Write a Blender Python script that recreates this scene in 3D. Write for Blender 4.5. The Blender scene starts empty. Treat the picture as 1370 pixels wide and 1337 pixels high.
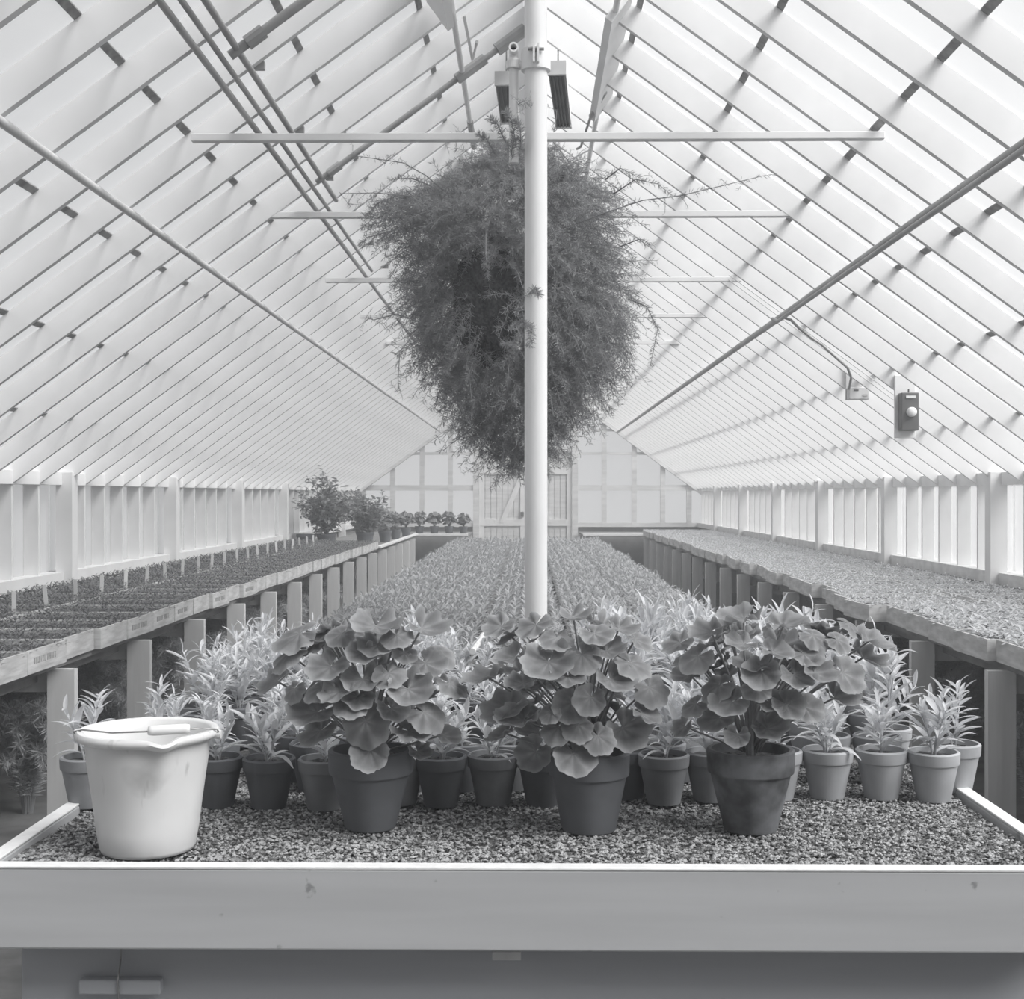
import bpy, math, random
import numpy as np
from mathutils import Vector, Matrix

random.seed(7)
RNG = np.random.default_rng(7)
SC = bpy.context.scene
COL = SC.collection
PI = math.pi

# ------------------------------------------------------------------ camera numbers
F = 1750.0                      # focal length in pixels of the 1370 x 1337 frame
EYE = 1.45                      # camera height
VX, VY = 708.0, 662.0           # vanishing point of the house axis
YAW = math.atan((VX - 685.0) / F)
HALF = 3.2                      # half width of the house
APEX = EYE + 2.49               # underside of the glass at the ridge
SLOPE = 0.73
ANG = math.atan(SLOPE)
S = 2.6 / 6                     # rafter spacing
Y0 = 8.8                        # a wall post stands here, then every 2.6 m
YEND = 24.4
YBACK = 8.8 - 26 * S            # house end behind the camera
ZG = EYE - 0.715                # gravel level on the middle bench
ZD = EYE - 0.69                 # side bench deck level


def P(px, py, Y):
    """World point at distance Y along the house seen at photograph pixel px, py."""
    u = (px - 685.0) / F
    v = -(py - VY) / F
    d = Vector((-math.sin(YAW) + u * math.cos(YAW), math.cos(YAW) + u * math.sin(YAW), v))
    k = Y / d.y
    return Vector((d.x * k, Y, EYE + d.z * k))


def on_plane(px, py, z):
    """World point on the horizontal plane z seen at pixel px, py."""
    p = P(px, py, 1.0)
    k = (z - EYE) / (p.z - EYE)
    return Vector((p.x * k, k, z))


# ------------------------------------------------------------------ materials
def new_mat(name):
    m = bpy.data.materials.new(name)
    m.use_nodes = True
    nt = m.node_tree
    nt.nodes.clear()
    out = nt.nodes.new('ShaderNodeOutputMaterial')
    return m, nt, out


def grey(g, tint=0.0):
    return (g * (1 - 0.5 * tint), g, g * (1 + tint), 1.0)


def noise_col(nt, a, b, scale, detail=4, stretch=None, lo=0.35, hi=0.65, tint=0.0):
    tc = nt.nodes.new('ShaderNodeTexCoord')
    mp = nt.nodes.new('ShaderNodeMapping')
    if stretch:
        mp.inputs['Scale'].default_value = stretch
    nz = nt.nodes.new('ShaderNodeTexNoise')
    nz.inputs['Scale'].default_value = scale
    nz.inputs['Detail'].default_value = detail
    rp = nt.nodes.new('ShaderNodeValToRGB')
    rp.color_ramp.elements[0].position = lo
    rp.color_ramp.elements[0].color = grey(a, tint)
    rp.color_ramp.elements[1].position = hi
    rp.color_ramp.elements[1].color = grey(b, tint)
    nt.links.new(tc.outputs['Object'], mp.inputs['Vector'])
    nt.links.new(mp.outputs['Vector'], nz.inputs['Vector'])
    nt.links.new(nz.outputs['Fac'], rp.inputs['Fac'])
    return rp.outputs['Color'], nz.outputs['Fac']


def solid(name, a, b, scale=12, rough=0.7, stretch=None, bump=0.0, detail=4, metal=0.0, tint=0.0, lo=0.35, hi=0.65):
    m, nt, out = new_mat(name)
    bs = nt.nodes.new('ShaderNodeBsdfPrincipled')
    bs.inputs['Roughness'].default_value = rough
    bs.inputs['Metallic'].default_value = metal
    c, f = noise_col(nt, a, b, scale, detail, stretch, lo, hi, tint)
    nt.links.new(c, bs.inputs['Base Color'])
    if bump:
        bp = nt.nodes.new('ShaderNodeBump')
        bp.inputs['Strength'].default_value = bump
        bp.inputs['Distance'].default_value = 0.01
        nt.links.new(f, bp.inputs['Height'])
        nt.links.new(bp.outputs['Normal'], bs.inputs['Normal'])
    nt.links.new(bs.outputs['BSDF'], out.inputs['Surface'])
    return m


def leafy(name, a, b, scale=30, trans=0.3, vein=False, tint=0.02):
    m, nt, out = new_mat(name)
    c, f = noise_col(nt, a, b, scale, 3, None, 0.3, 0.7, tint)
    if vein:
        at = nt.nodes.new('ShaderNodeAttribute')
        at.attribute_name = 'blade'
        mx = nt.nodes.new('ShaderNodeMixRGB')
        mx.blend_type = 'MULTIPLY'
        mx.inputs['Fac'].default_value = 1.0
        nt.links.new(c, mx.inputs['Color1'])
        nt.links.new(at.outputs['Color'], mx.inputs['Color2'])
        c = mx.outputs['Color']
    bs = nt.nodes.new('ShaderNodeBsdfPrincipled')
    bs.inputs['Roughness'].default_value = 0.6
    bs.inputs['Specular IOR Level'].default_value = 0.25
    nt.links.new(c, bs.inputs['Base Color'])
    tr = nt.nodes.new('ShaderNodeBsdfTranslucent')
    nt.links.new(c, tr.inputs['Color'])
    mix = nt.nodes.new('ShaderNodeMixShader')
    mix.inputs['Fac'].default_value = trans
    nt.links.new(bs.outputs['BSDF'], mix.inputs[1])
    nt.links.new(tr.outputs['BSDF'], mix.inputs[2])
    nt.links.new(mix.outputs['Shader'], out.inputs['Surface'])
    return m


def whitewashed_glass(name, clear, g=0.85):
    m, nt, out = new_mat(name)
    c, f = noise_col(nt, g * 0.9, g, 3.0, 5, None, 0.3, 0.7)
    t = nt.nodes.new('ShaderNodeBsdfTransparent')
    d = nt.nodes.new('ShaderNodeBsdfDiffuse')
    l = nt.nodes.new('ShaderNodeBsdfTranslucent')
    nt.links.new(c, d.inputs['Color'])
    nt.links.new(c, l.inputs['Color'])
    a = nt.nodes.new('ShaderNodeMixShader')
    a.inputs['Fac'].default_value = 0.5
    nt.links.new(d.outputs['BSDF'], a.inputs[1])
    nt.links.new(l.outputs['BSDF'], a.inputs[2])
    b = nt.nodes.new('ShaderNodeMixShader')
    b.inputs['Fac'].default_value = clear
    nt.links.new(a.outputs['Shader'], b.inputs[1])
    nt.links.new(t.outputs['BSDF'], b.inputs[2])
    nt.links.new(b.outputs['Shader'], out.inputs['Surface'])
    return m


M = {}
M['white'] = solid('white_paint', 0.73, 0.79, 5, 0.55, bump=0.05)
M['white_worn'] = solid('worn_white_paint', 0.60, 0.74, 3, 0.6, stretch=(0.6, 3, 6), bump=0.08)
M['board'] = solid('bench_board_paint', 0.46, 0.52, 2.2, 0.6, stretch=(0.5, 2, 8), bump=0.05, tint=0.02)
M['board_top'] = solid('bench_board_top', 0.72, 0.82, 30, 0.6, bump=0.1)
M['apron'] = solid('bench_apron_paint', 0.42, 0.50, 2.0, 0.7, stretch=(0.4, 2, 6), bump=0.05, tint=0.05)
M['leg'] = solid('leg_paint', 0.58, 0.68, 4, 0.65, stretch=(6, 6, 0.5), bump=0.05)
M['flat'] = solid('weathered_flat_wood', 0.42, 0.66, 6, 0.8, stretch=(1.2, 1.2, 7), bump=0.2, lo=0.3, hi=0.7)
M['ink'] = solid('faded_stencil_ink', 0.27, 0.40, 60, 0.8)
M['deck'] = solid('deck_wood', 0.16, 0.26, 5, 0.85)
M['soil'] = solid('potting_soil', 0.035, 0.10, 80, 0.95, bump=0.6, tint=0.03)
M['ground'] = solid('earth_floor', 0.14, 0.22, 6, 0.95, bump=0.4)
M['knee'] = solid('knee_wall', 0.30, 0.40, 4, 0.85)
M['gravel'] = solid('gravel_bed', 0.05, 0.22, 90, 0.95, bump=0.8, detail=6)
M['stone'] = solid('gravel_stone', 0.10, 0.46, 70, 0.9, detail=2, tint=0.01, lo=0.38, hi=0.62)
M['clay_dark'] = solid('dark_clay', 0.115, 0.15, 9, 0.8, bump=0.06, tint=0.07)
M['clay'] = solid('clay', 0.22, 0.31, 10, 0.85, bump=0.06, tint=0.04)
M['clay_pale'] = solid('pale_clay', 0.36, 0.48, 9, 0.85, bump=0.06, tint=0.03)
M['clay_old'] = solid('stained_clay', 0.06, 0.20, 14, 0.85, bump=0.15, tint=0.05, lo=0.38, hi=0.66)
M['bucket'] = solid('white_plastic', 0.68, 0.76, 8, 0.4)
M['grip'] = solid('white_grip', 0.74, 0.8, 20, 0.4)
M['wire'] = solid('steel_wire', 0.25, 0.35, 40, 0.4, metal=0.6)
M['pole'] = solid('pole_paint', 0.72, 0.80, 4, 0.4, stretch=(3, 3, 0.6))
M['pipe'] = solid('galvanised_pipe', 0.30, 0.42, 6, 0.5)
M['pipe_light'] = solid('painted_pipe', 0.58, 0.66, 6, 0.5)
M['dark'] = solid('dark_enamel', 0.05, 0.08, 10, 0.45)
M['box'] = solid('grey_enamel', 0.12, 0.15, 10, 0.4)
M['metal'] = solid('box_metal', 0.50, 0.58, 10, 0.45)
M['lap'] = solid('glass_lap_dirt', 0.20, 0.36, 20, 0.8)  # dark tone painted for the shadow lines where panes overlap
M['geranium'] = leafy('geranium_leaf', 0.29, 0.39, 40, 0.33, vein=True)
M['gstem'] = leafy('geranium_stem', 0.28, 0.36, 40, 0.1)
M['pale'] = leafy('pale_leaf', 0.66, 0.80, 40, 0.38)
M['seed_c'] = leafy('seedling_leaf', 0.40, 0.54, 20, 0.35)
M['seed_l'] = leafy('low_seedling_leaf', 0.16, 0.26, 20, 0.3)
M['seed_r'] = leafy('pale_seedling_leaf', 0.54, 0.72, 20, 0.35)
M['asparagus'] = leafy('asparagus_needle', 0.27, 0.38, 6, 0.35)
M['underfern'] = leafy('fern_needle', 0.46, 0.60, 6, 0.3)
M['shrub'] = leafy('shrub_leaf', 0.25, 0.36, 10, 0.35)
M['stem'] = solid('woody_stem', 0.10, 0.16, 30, 0.8)
M['glass'] = whitewashed_glass('whitewashed_glass', 0.62)
M['wallglass'] = whitewashed_glass('wall_glass', 0.60)
M['endglass'] = whitewashed_glass('end_glass', 0.92)

# pattern on the bucket: a grey smudge below the spout and thin scuffs
def bucket_mat():
    m = M['bucket']
    nt = m.node_tree
    bs = [n for n in nt.nodes if n.type == 'BSDF_PRINCIPLED'][0]
    base = bs.inputs['Base Color'].links[0].from_socket
    tc = nt.nodes.new('ShaderNodeTexCoord')
    vm = nt.nodes.new('ShaderNodeVectorMath'); vm.operation = 'SUBTRACT'
    vm.inputs[1].default_value = (0.058, -0.09, 0.19)
    nz = nt.nodes.new('ShaderNodeTexNoise'); nz.inputs['Scale'].default_value = 22
    sc = nt.nodes.new('ShaderNodeVectorMath'); sc.operation = 'SCALE'; sc.inputs['Scale'].default_value = 0.055
    ad = nt.nodes.new('ShaderNodeVectorMath'); ad.operation = 'ADD'
    ln = nt.nodes.new('ShaderNodeVectorMath'); ln.operation = 'LENGTH'
    rp = nt.nodes.new('ShaderNodeValToRGB')
    rp.color_ramp.elements[0].position = 0.012; rp.color_ramp.elements[0].color = grey(0.70)
    rp.color_ramp.elements[1].position = 0.042; rp.color_ramp.elements[1].color = grey(1.0)
    nt.links.new(tc.outputs['Object'], vm.inputs[0])
    nt.links.new(tc.outputs['Object'], nz.inputs['Vector'])
    nt.links.new(nz.outputs['Color'], sc.inputs[0])
    nt.links.new(vm.outputs['Vector'], ad.inputs[0])
    nt.links.new(sc.outputs['Vector'], ad.inputs[1])
    nt.links.new(ad.outputs['Vector'], ln.inputs[0])
    nt.links.new(ln.outputs['Value'], rp.inputs['Fac'])
    n2 = nt.nodes.new('ShaderNodeTexNoise'); n2.inputs['Scale'].default_value = 35; n2.inputs['Detail'].default_value = 3
    mp = nt.nodes.new('ShaderNodeMapping'); mp.inputs['Scale'].default_value = (1.2, 1.2, 0.25)
    r2 = nt.nodes.new('ShaderNodeValToRGB')
    r2.color_ramp.elements[0].position = 0.26; r2.color_ramp.elements[0].color = grey(0.72)
    r2.color_ramp.elements[1].position = 0.36; r2.color_ramp.elements[1].color = grey(1.0)
    nt.links.new(tc.outputs['Object'], mp.inputs['Vector'])
    nt.links.new(mp.outputs['Vector'], n2.inputs['Vector'])
    nt.links.new(n2.outputs['Fac'], r2.inputs['Fac'])
    m1 = nt.nodes.new('ShaderNodeMixRGB'); m1.blend_type = 'MULTIPLY'; m1.inputs['Fac'].default_value = 1
    m2 = nt.nodes.new('ShaderNodeMixRGB'); m2.blend_type = 'MULTIPLY'; m2.inputs['Fac'].default_value = 1
    nt.links.new(base, m1.inputs['Color1']); nt.links.new(rp.outputs['Color'], m1.inputs['Color2'])
    nt.links.new(m1.outputs['Color'], m2.inputs['Color1']); nt.links.new(r2.outputs['Color'], m2.inputs['Color2'])
    nt.links.new(m2.outputs['Color'], bs.inputs['Base Color'])
bucket_mat()


# chips along the upper edge of the front board and small marks
def chips(m):
    nt = m.node_tree
    bs = [n for n in nt.nodes if n.type == 'BSDF_PRINCIPLED'][0]
    base = bs.inputs['Base Color'].links[0].from_socket
    tc = nt.nodes.new('ShaderNodeTexCoord')
    n2 = nt.nodes.new('ShaderNodeTexNoise'); n2.inputs['Scale'].default_value = 16; n2.inputs['Detail'].default_value = 5
    r2 = nt.nodes.new('ShaderNodeValToRGB')
    r2.color_ramp.elements[0].position = 0.29; r2.color_ramp.elements[0].color = grey(0.55)
    r2.color_ramp.elements[1].position = 0.33; r2.color_ramp.elements[1].color = grey(1.0)
    nt.links.new(tc.outputs['Object'], n2.inputs['Vector'])
    nt.links.new(n2.outputs['Fac'], r2.inputs['Fac'])
    m1 = nt.nodes.new('ShaderNodeMixRGB'); m1.blend_type = 'MULTIPLY'; m1.inputs['Fac'].default_value = 1
    nt.links.new(base, m1.inputs['Color1']); nt.links.new(r2.outputs['Color'], m1.inputs['Color2'])
    nt.links.new(m1.outputs['Color'], bs.inputs['Base Color'])
chips(M['board'])


# ------------------------------------------------------------------ mesh building
class MB:
    def __init__(self):
        self.v, self.f, self.m, self.n = [], [], [], 0
        self.attr = []

    def add(self, verts, faces, mi=0, attr=None):
        verts = np.asarray(verts, dtype=np.float64).reshape(-1, 3)
        self.v.append(verts)
        off = self.n
        for fc in faces:
            self.f.append(tuple(int(i) + off for i in fc))
            self.m.append(mi)
        self.attr.append(np.ones(len(verts)) if attr is None else np.asarray(attr))
        self.n += len(verts)
        return self

    def many(self, base_v, faces, mats, locs, mi=0, attr=None):
        """Copies of one small mesh: mats (k,3,3), locs (k,3)."""
        base_v = np.asarray(base_v, dtype=np.float64)
        k, nb = len(locs), len(base_v)
        vs = np.einsum('kij,nj->kni', mats, base_v) + np.asarray(locs)[:, None, :]
        off = self.n
        self.v.append(vs.reshape(-1, 3))
        for fc in faces:
            arr = (np.arange(k) * nb + off)[:, None] + np.array(fc)[None, :]
            self.f.extend(map(tuple, arr.tolist()))
        self.m.extend([mi] * (k * len(faces)))
        self.attr.append(np.tile(np.ones(nb) if attr is None else attr, k))
        self.n += k * nb
        return self

    def box(self, lo, hi, mi=0, mat=None, loc=(0, 0, 0)):
        x0, y0, z0 = lo
        x1, y1, z1 = hi
        v = np.array([(x0, y0, z0), (x1, y0, z0), (x1, y1, z0), (x0, y1, z0), (x0, y0, z1), (x1, y0, z1), (x1, y1, z1), (x0, y1, z1)], float)
        if mat is not None:
            v = v @ np.asarray(mat).T + np.asarray(loc)
        f = [(0, 3, 2, 1), (4, 5, 6, 7), (0, 1, 5, 4), (1, 2, 6, 5), (2, 3, 7, 6), (3, 0, 4, 7)]
        return self.add(v, f, mi)

    def tube(self, pts, r, seg=8, mi=0, cap=True):
        pts = [np.asarray(p, float) for p in pts]
        n = len(pts)
        rs = r if isinstance(r, (list, tuple, np.ndarray)) else [r] * n
        v, f = [], []
        ref = np.array((0.31, 0.17, 0.93))
        for i, p in enumerate(pts):
            t = pts[min(i + 1, n - 1)] - pts[max(i - 1, 0)]
            t = t / (np.linalg.norm(t) + 1e-12)
            a = np.cross(t, ref)
            if np.linalg.norm(a) < 0.1:
                a = np.cross(t, (1, 0, 0))
            a /= np.linalg.norm(a)
            b = np.cross(t, a)
            for k in range(seg):
                th = 2 * PI * k / seg
                v.append(p + rs[i] * (math.cos(th) * a + math.sin(th) * b))
        for i in range(n - 1):
            for k in range(seg):
                k2 = (k + 1) % seg
                f.append((i * seg + k, i * seg + k2, (i + 1) * seg + k2, (i + 1) * seg + k))
        if cap:
            f.append(tuple(range(seg))[::-1])
            f.append(tuple((n - 1) * seg + k for k in range(seg)))
        return self.add(v, f, mi)

    def lathe(self, prof, seg=32, mi=0, loc=(0, 0, 0), warp=None):
        v, f = [], []
        n = len(prof)
        for i, (r, z) in enumerate(prof):
            for k in range(seg):
                th = 2 * PI * k / seg
                p = [r * math.cos(th) + loc[0], r * math.sin(th) + loc[1], z + loc[2]]
                if warp:
                    p = warp(p, r, z, th)
                v.append(p)
        for i in range(n - 1):
            for k in range(seg):
                k2 = (k + 1) % seg
                f.append((i * seg + k, i * seg + k2, (i + 1) * seg + k2, (i + 1) * seg + k))
        if prof[0][0] > 1e-6 and prof[0][0] < 90:
            f.append(tuple(range(seg))[::-1])
        return self.add(v, f, mi)

    def mesh(self, name, mats, smooth=False, attr=False):
        me = bpy.data.meshes.new(name)
        v = np.concatenate(self.v) if self.v else np.zeros((0, 3))
        me.vertices.add(len(v))
        me.vertices.foreach_set('co', v.astype(np.float32).ravel())
        lens = np.fromiter(map(len, self.f), dtype=np.int32, count=len(self.f))
        idx = np.fromiter((i for x in self.f for i in x), dtype=np.int32, count=int(lens.sum()))
        me.loops.add(len(idx))
        me.loops.foreach_set('vertex_index', idx)
        me.polygons.add(len(lens))
        st = np.zeros(len(lens), dtype=np.int32)
        st[1:] = np.cumsum(lens)[:-1]
        me.polygons.foreach_set('loop_start', st)
        me.polygons.foreach_set('material_index', np.array(self.m, dtype=np.int32))
        me.polygons.foreach_set('use_smooth', np.full(len(lens), bool(smooth)))
        for m in (mats if isinstance(mats, (list, tuple)) else [mats]):
            me.materials.append(m)
        if attr:
            a = me.attributes.new('blade', 'FLOAT_COLOR', 'POINT')
            c = np.concatenate(self.attr)
            rgba = np.stack([c, c, c, np.ones_like(c)], 1).astype(np.float32)
            a.data.foreach_set('color', rgba.ravel())
        me.update(calc_edges=True)
        me.validate()
        return me

    def build(self, name, mats, parent=None, smooth=False, attr=False):
        return link(name, self.mesh(name, mats, smooth, attr), parent)


def link(name, me, parent=None):
    o = bpy.data.objects.new(name, me)
    COL.objects.link(o)
    if parent is not None:
        o.parent = parent
    return o


def smooth_by_angle(o, deg=40):
    me = o.data
    me.polygons.foreach_set('use_smooth', np.ones(len(me.polygons), dtype=bool))
    try:
        me.set_sharp_from_angle(angle=math.radians(deg))
    except Exception:
        pass
    return o


def bevel(o, w=0.003, seg=2):
    b = o.modifiers.new('Bevel', 'BEVEL')
    b.width = w
    b.segments = seg
    b.limit_method = 'ANGLE'
    return o


def tag(o, label=None, cat=None, group=None, kind=None):
    if label: o['label'] = label
    if cat: o['category'] = cat
    if group: o['group'] = group
    if kind: o['kind'] = kind
    return o


def thing(name, label, cat, loc=(0, 0, 0), rz=0.0, group=None):
    o = bpy.data.objects.new(name, None)
    COL.objects.link(o)
    o.location = loc
    o.rotation_euler = (0, 0, rz)
    o.empty_display_size = 0.05
    return tag(o, label, cat, group)


def struct(o):
    o['kind'] = 'structure'
    return o


def copy_tree(o, parent=None):
    c = o.copy()
    COL.objects.link(c)
    c.parent = parent
    for ch in list(o.children):
        copy_tree(ch, c)
    return c


def rot_from(n, d):
    """Rotation matrix: local z -> n, local y -> d as nearly as possible."""
    n = np.asarray(n, float); n = n / (np.linalg.norm(n) + 1e-12)
    d = np.asarray(d, float)
    d = d - n * np.dot(n, d)
    if np.linalg.norm(d) < 1e-6:
        d = np.cross(n, (1, 0.3, 0.2))
    d = d / np.linalg.norm(d)
    x = np.cross(d, n)
    return np.stack([x, d, n], axis=1)


def rot_batch(N, D):
    N = N / (np.linalg.norm(N, axis=1, keepdims=True) + 1e-12)
    D = D - N * np.sum(N * D, axis=1, keepdims=True)
    D = D / (np.linalg.norm(D, axis=1, keepdims=True) + 1e-12)
    X = np.cross(D, N)
    return np.stack([X, D, N], axis=2)


ORD = ['first', 'second', 'third', 'fourth', 'fifth', 'sixth', 'seventh', 'eighth', 'ninth', 'tenth', 'eleventh', 'twelfth',
       'thirteenth', 'fourteenth', 'fifteenth', 'sixteenth']

# ================================================================== THE HOUSE
ZE = APEX - HALF * SLOPE                      # glass height at the eaves
RT, RW = 0.10, 0.03                           # rafter depth and width
LEN = HALF / math.cos(ANG)
mb = MB().box((-6, YBACK - 3, -0.1), (6, YEND + 1, 0.0))
struct(mb.build('floor', M['ground']))


def rafter_mesh2(side):
    mb = MB()
    nx, nz = -math.sin(ANG) * side, -math.cos(ANG)
    pts = []
    a = np.array((side * (HALF + 0.02), 0, ZE - 0.015)); b = np.array((side * 0.02, 0, APEX - 0.02 * SLOPE))
    zb = APEX - RT / math.cos(ANG) - 0.02 * SLOPE
    prof = [(a[0], a[2]), (b[0], b[2]), (side * 0.02, zb), (a[0] + nx * RT, a[2] + nz * RT)]
    v = [(x, y, z) for y in (-RW / 2, RW / 2) for x, z in prof]
    f = [(0, 1, 2, 3), (7, 6, 5, 4), (0, 4, 5, 1), (1, 5, 6, 2), (2, 6, 7, 3), (3, 7, 4, 0)]
    return mb.add(v, f).mesh('rafter', M['white'])


def pane_mesh(side):
    """One bay of roof glass: seven lapped panes and the dirt line at every lap."""
    mb = MB()
    xs = [0.03, 0.48, 0.93, 1.39, 1.85, 2.31, 2.78, HALF + 0.03]
    h = S / 2
    for i in range(len(xs) - 1):
        x0, x1 = xs[i], xs[i + 1] + (0.02 if i < len(xs) - 2 else 0)
        z0, z1 = APEX - x0 * SLOPE + 0.008, APEX - x1 * SLOPE + 0.016
        mb.add([(side * x0, -h, z0), (side * x1, -h, z1), (side * x1, h, z1), (side * x0, h, z0)], [(0, 1, 2, 3)], 0)
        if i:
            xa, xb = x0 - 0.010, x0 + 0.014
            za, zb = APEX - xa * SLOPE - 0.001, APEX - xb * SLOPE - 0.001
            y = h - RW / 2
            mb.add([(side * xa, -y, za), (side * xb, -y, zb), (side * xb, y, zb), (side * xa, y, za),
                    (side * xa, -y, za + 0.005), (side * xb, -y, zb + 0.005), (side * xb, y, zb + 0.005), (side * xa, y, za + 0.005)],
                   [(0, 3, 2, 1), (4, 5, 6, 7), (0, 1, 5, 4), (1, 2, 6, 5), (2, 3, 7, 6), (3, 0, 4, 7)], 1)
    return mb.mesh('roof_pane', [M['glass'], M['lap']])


NR = int(round((YEND - YBACK) / S))
for side in (-1, 1):
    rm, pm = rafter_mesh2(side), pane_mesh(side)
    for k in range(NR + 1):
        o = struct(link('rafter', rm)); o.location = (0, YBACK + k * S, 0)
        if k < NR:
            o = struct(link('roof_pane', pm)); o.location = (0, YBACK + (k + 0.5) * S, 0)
hm = MB()
for side in (-1, 1):
    hm.add([(side * 0.0, YBACK - 0.1, APEX + 0.06), (side * 3.4, YBACK - 0.1, APEX + 0.06 - 3.4 * SLOPE), (side * 3.4, -0.75, APEX + 0.06 - 3.4 * SLOPE), (0.0, -0.75, APEX + 0.06),
            (side * 0.0, YBACK - 0.1, APEX + 0.10), (side * 3.4, YBACK - 0.1, APEX + 0.10 - 3.4 * SLOPE), (side * 3.4, -0.75, APEX + 0.10 - 3.4 * SLOPE), (0.0, -0.75, APEX + 0.10)],
           [(0, 1, 2, 3), (7, 6, 5, 4), (0, 4, 5, 1), (1, 5, 6, 2), (2, 6, 7, 3), (3, 7, 4, 0)])
struct(hm.build('roof_boarding', M['white_worn']))  # opaque boarding out of view, added to shade the front of the bench
# ridge board, vent headers, eave plates
mb = MB().box((-0.02, YBACK, APEX - 0.20), (0.02, YEND, APEX + 0.03))
struct(mb.build('trim_ridge', M['white']))
k = 1
for side in (-1, 1):
    for (ya, yb) in ((-0.7, 1.0), (3.6, 5.7), (8.1, 10.3), (12.6, 14.9)) if side < 0 else ((-0.7, 1.4), (5.6, 7.1), (10.2, 12.2), (15.2, 17)):
        x0 = side * 0.44
        R = np.array([[math.cos(ANG) * side, 0, -math.sin(ANG) * side * -1], [0, 1, 0], [-math.sin(ANG), 0, math.cos(ANG)]])
        za = APEX - 0.44 * SLOPE
        mb = MB().box((-0.018, ya, -0.17), (0.018, yb, -0.012))
        v = mb.v[0]
        c, s = math.cos(ANG), math.sin(ANG)
        x = v[:, 0] * c + v[:, 2] * s
        z = -v[:, 0] * s + v[:, 2] * c
        mb.v[0] = np.stack([side * (0.44 + x), v[:, 1], za + z], 1)
        struct(mb.build('trim_vent', M['white']))
for side, nm in ((-1, 'left'), (1, 'right')):
    a, b = sorted((side * (HALF - 0.06), side * (HALF + 0.05)))
    struct(MB().box((a, YBACK, EYE + 0.065), (b, YEND, ZE - 0.005)).build('trim_eave_' + nm, M['white']))
    a, b = sorted((side * (HALF + 0.0), side * (HALF + 0.12)))
    struct(MB().box((a, YBACK, 0), (b, YEND, EYE - 0.60)).build('wall_' + nm, M['knee']))
# wall posts
pm = MB().box((-0.055, -0.055, 0), (0.055, 0.055, EYE + 0.15)).mesh('wall_post', M['white'])
for side in (-1, 1):
    for k in range(-4, 6):
        o = struct(link('wall_post', pm)); o.location = (side * (HALF - 0.075), Y0 + 2.6 * k, 0)
# side windows, one per bay
n = 0
for side in (-1, 1):
    zs, zt = EYE - 0.60, EYE + 0.065
    mul = MB().box((-0.05, -0.015, EYE - 0.52), (0.05, 0.015, zt)).mesh('mullion', M['white'])
    sill = bevel(MB().box((-0.075, 0.055, zs), (0.075, 2.545, EYE - 0.52)).build('sill', M['white_worn'] if side > 0 else M['white']), 0.004)  # right sill takes the darker white: its weaker light put into the paint
    sm = sill.data; bpy.data.objects.remove(sill)
    gl = MB()
    for j in range(6):
        gl.box((-0.003, j * S + 0.015, EYE - 0.52), (0.003, (j + 1) * S - 0.015, zt))
    gm = gl.mesh('pane', M['wallglass'])
    for k in range(-4, 6):
        n += 1
        w = struct(thing('window_%d' % n, None, None, (side * HALF, Y0 + 2.6 * k, 0)))
        o = link('sill', sm, w); o.location = (0, 0, 0)
        for j in range(1, 6):
            o = link('mullion', mul, w); o.location = (0, j * S, 0)
        o = link('pane', gm, w); o.location = (side * 0.045, 0, 0)

# far gable
zb = EYE - 0.60
def gz(x): return APEX - abs(x) * SLOPE
mb = MB()
def px_x(px): return (px - VX) / F * YEND
verts = [px_x(q) for q in (486, 525.5, 565, 603)] + [px_x(q) for q in (808, 848, 886, 921)]
doorL, doorR = px_x(637), px_x(769)
for x in verts:
    mb.box((x - 0.045, YEND - 0.09, zb), (x + 0.045, YEND, gz(x) - 0.02))
for x in (doorL, doorR):
    mb.box((x - 0.055, YEND - 0.11, 0), (x + 0.055, YEND, gz(x) - 0.02))
def rail(z, h, x0, x1):
    mb.box((x0, YEND - 0.085, z - h / 2), (x1, YEND - 0.005, z + h / 2))
for py, h in ((653, 0.10), (607, 0.05), (576, 0.045)):
    z = EYE + (VY - py) / F * YEND
    xm = (APEX - z) / SLOPE - 0.05
    xm = min(xm, HALF)
    rail(z, h, -xm, doorL if py > 600 else xm)
    if py > 600:
        rail(z, h, doorR, xm)
for z in (EYE + 1.55, EYE + 2.0):
    rail(z, 0.045, -(APEX - z) / SLOPE, (APEX - z) / SLOPE)
rail(zb + 0.04, 0.08, -HALF, doorL); rail(zb + 0.04, 0.08, doorR, HALF)
rail(EYE + 0.85, 0.10, doorL, doorR)
for side in (-1, 1):                                     # raking boards
    c, s = math.cos(ANG), math.sin(ANG)
    v = []
    for y in (YEND - 0.14, YEND):
        for x, t in ((HALF, 0.0), (0.0, 0.0), (0.0, 0.16), (HALF, 0.16)):
            v.append((side * x, y, APEX - x * SLOPE - t))
    mb.add(v, [(0, 1, 2, 3), (7, 6, 5, 4), (0, 4, 5, 1), (1, 5, 6, 2), (2, 6, 7, 3), (3, 7, 4, 0)])
struct(mb.build('wall_far', M['white_worn']))
g = MB().add([(-HALF, YEND - 0.03, zb), (doorL, YEND - 0.03, zb), (doorL, YEND - 0.03, gz(doorL)), (-HALF, YEND - 0.03, gz(HALF))], [(0, 1, 2, 3)])
struct(g.build('window_21', M['endglass']))
g = MB().add([(doorR, YEND - 0.03, zb), (HALF, YEND - 0.03, zb), (HALF, YEND - 0.03, gz(HALF)), (doorR, YEND - 0.03, gz(doorR))], [(0, 1, 2, 3)])
struct(g.build('window_22', M['endglass']))
zd = EYE + 0.80
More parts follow.
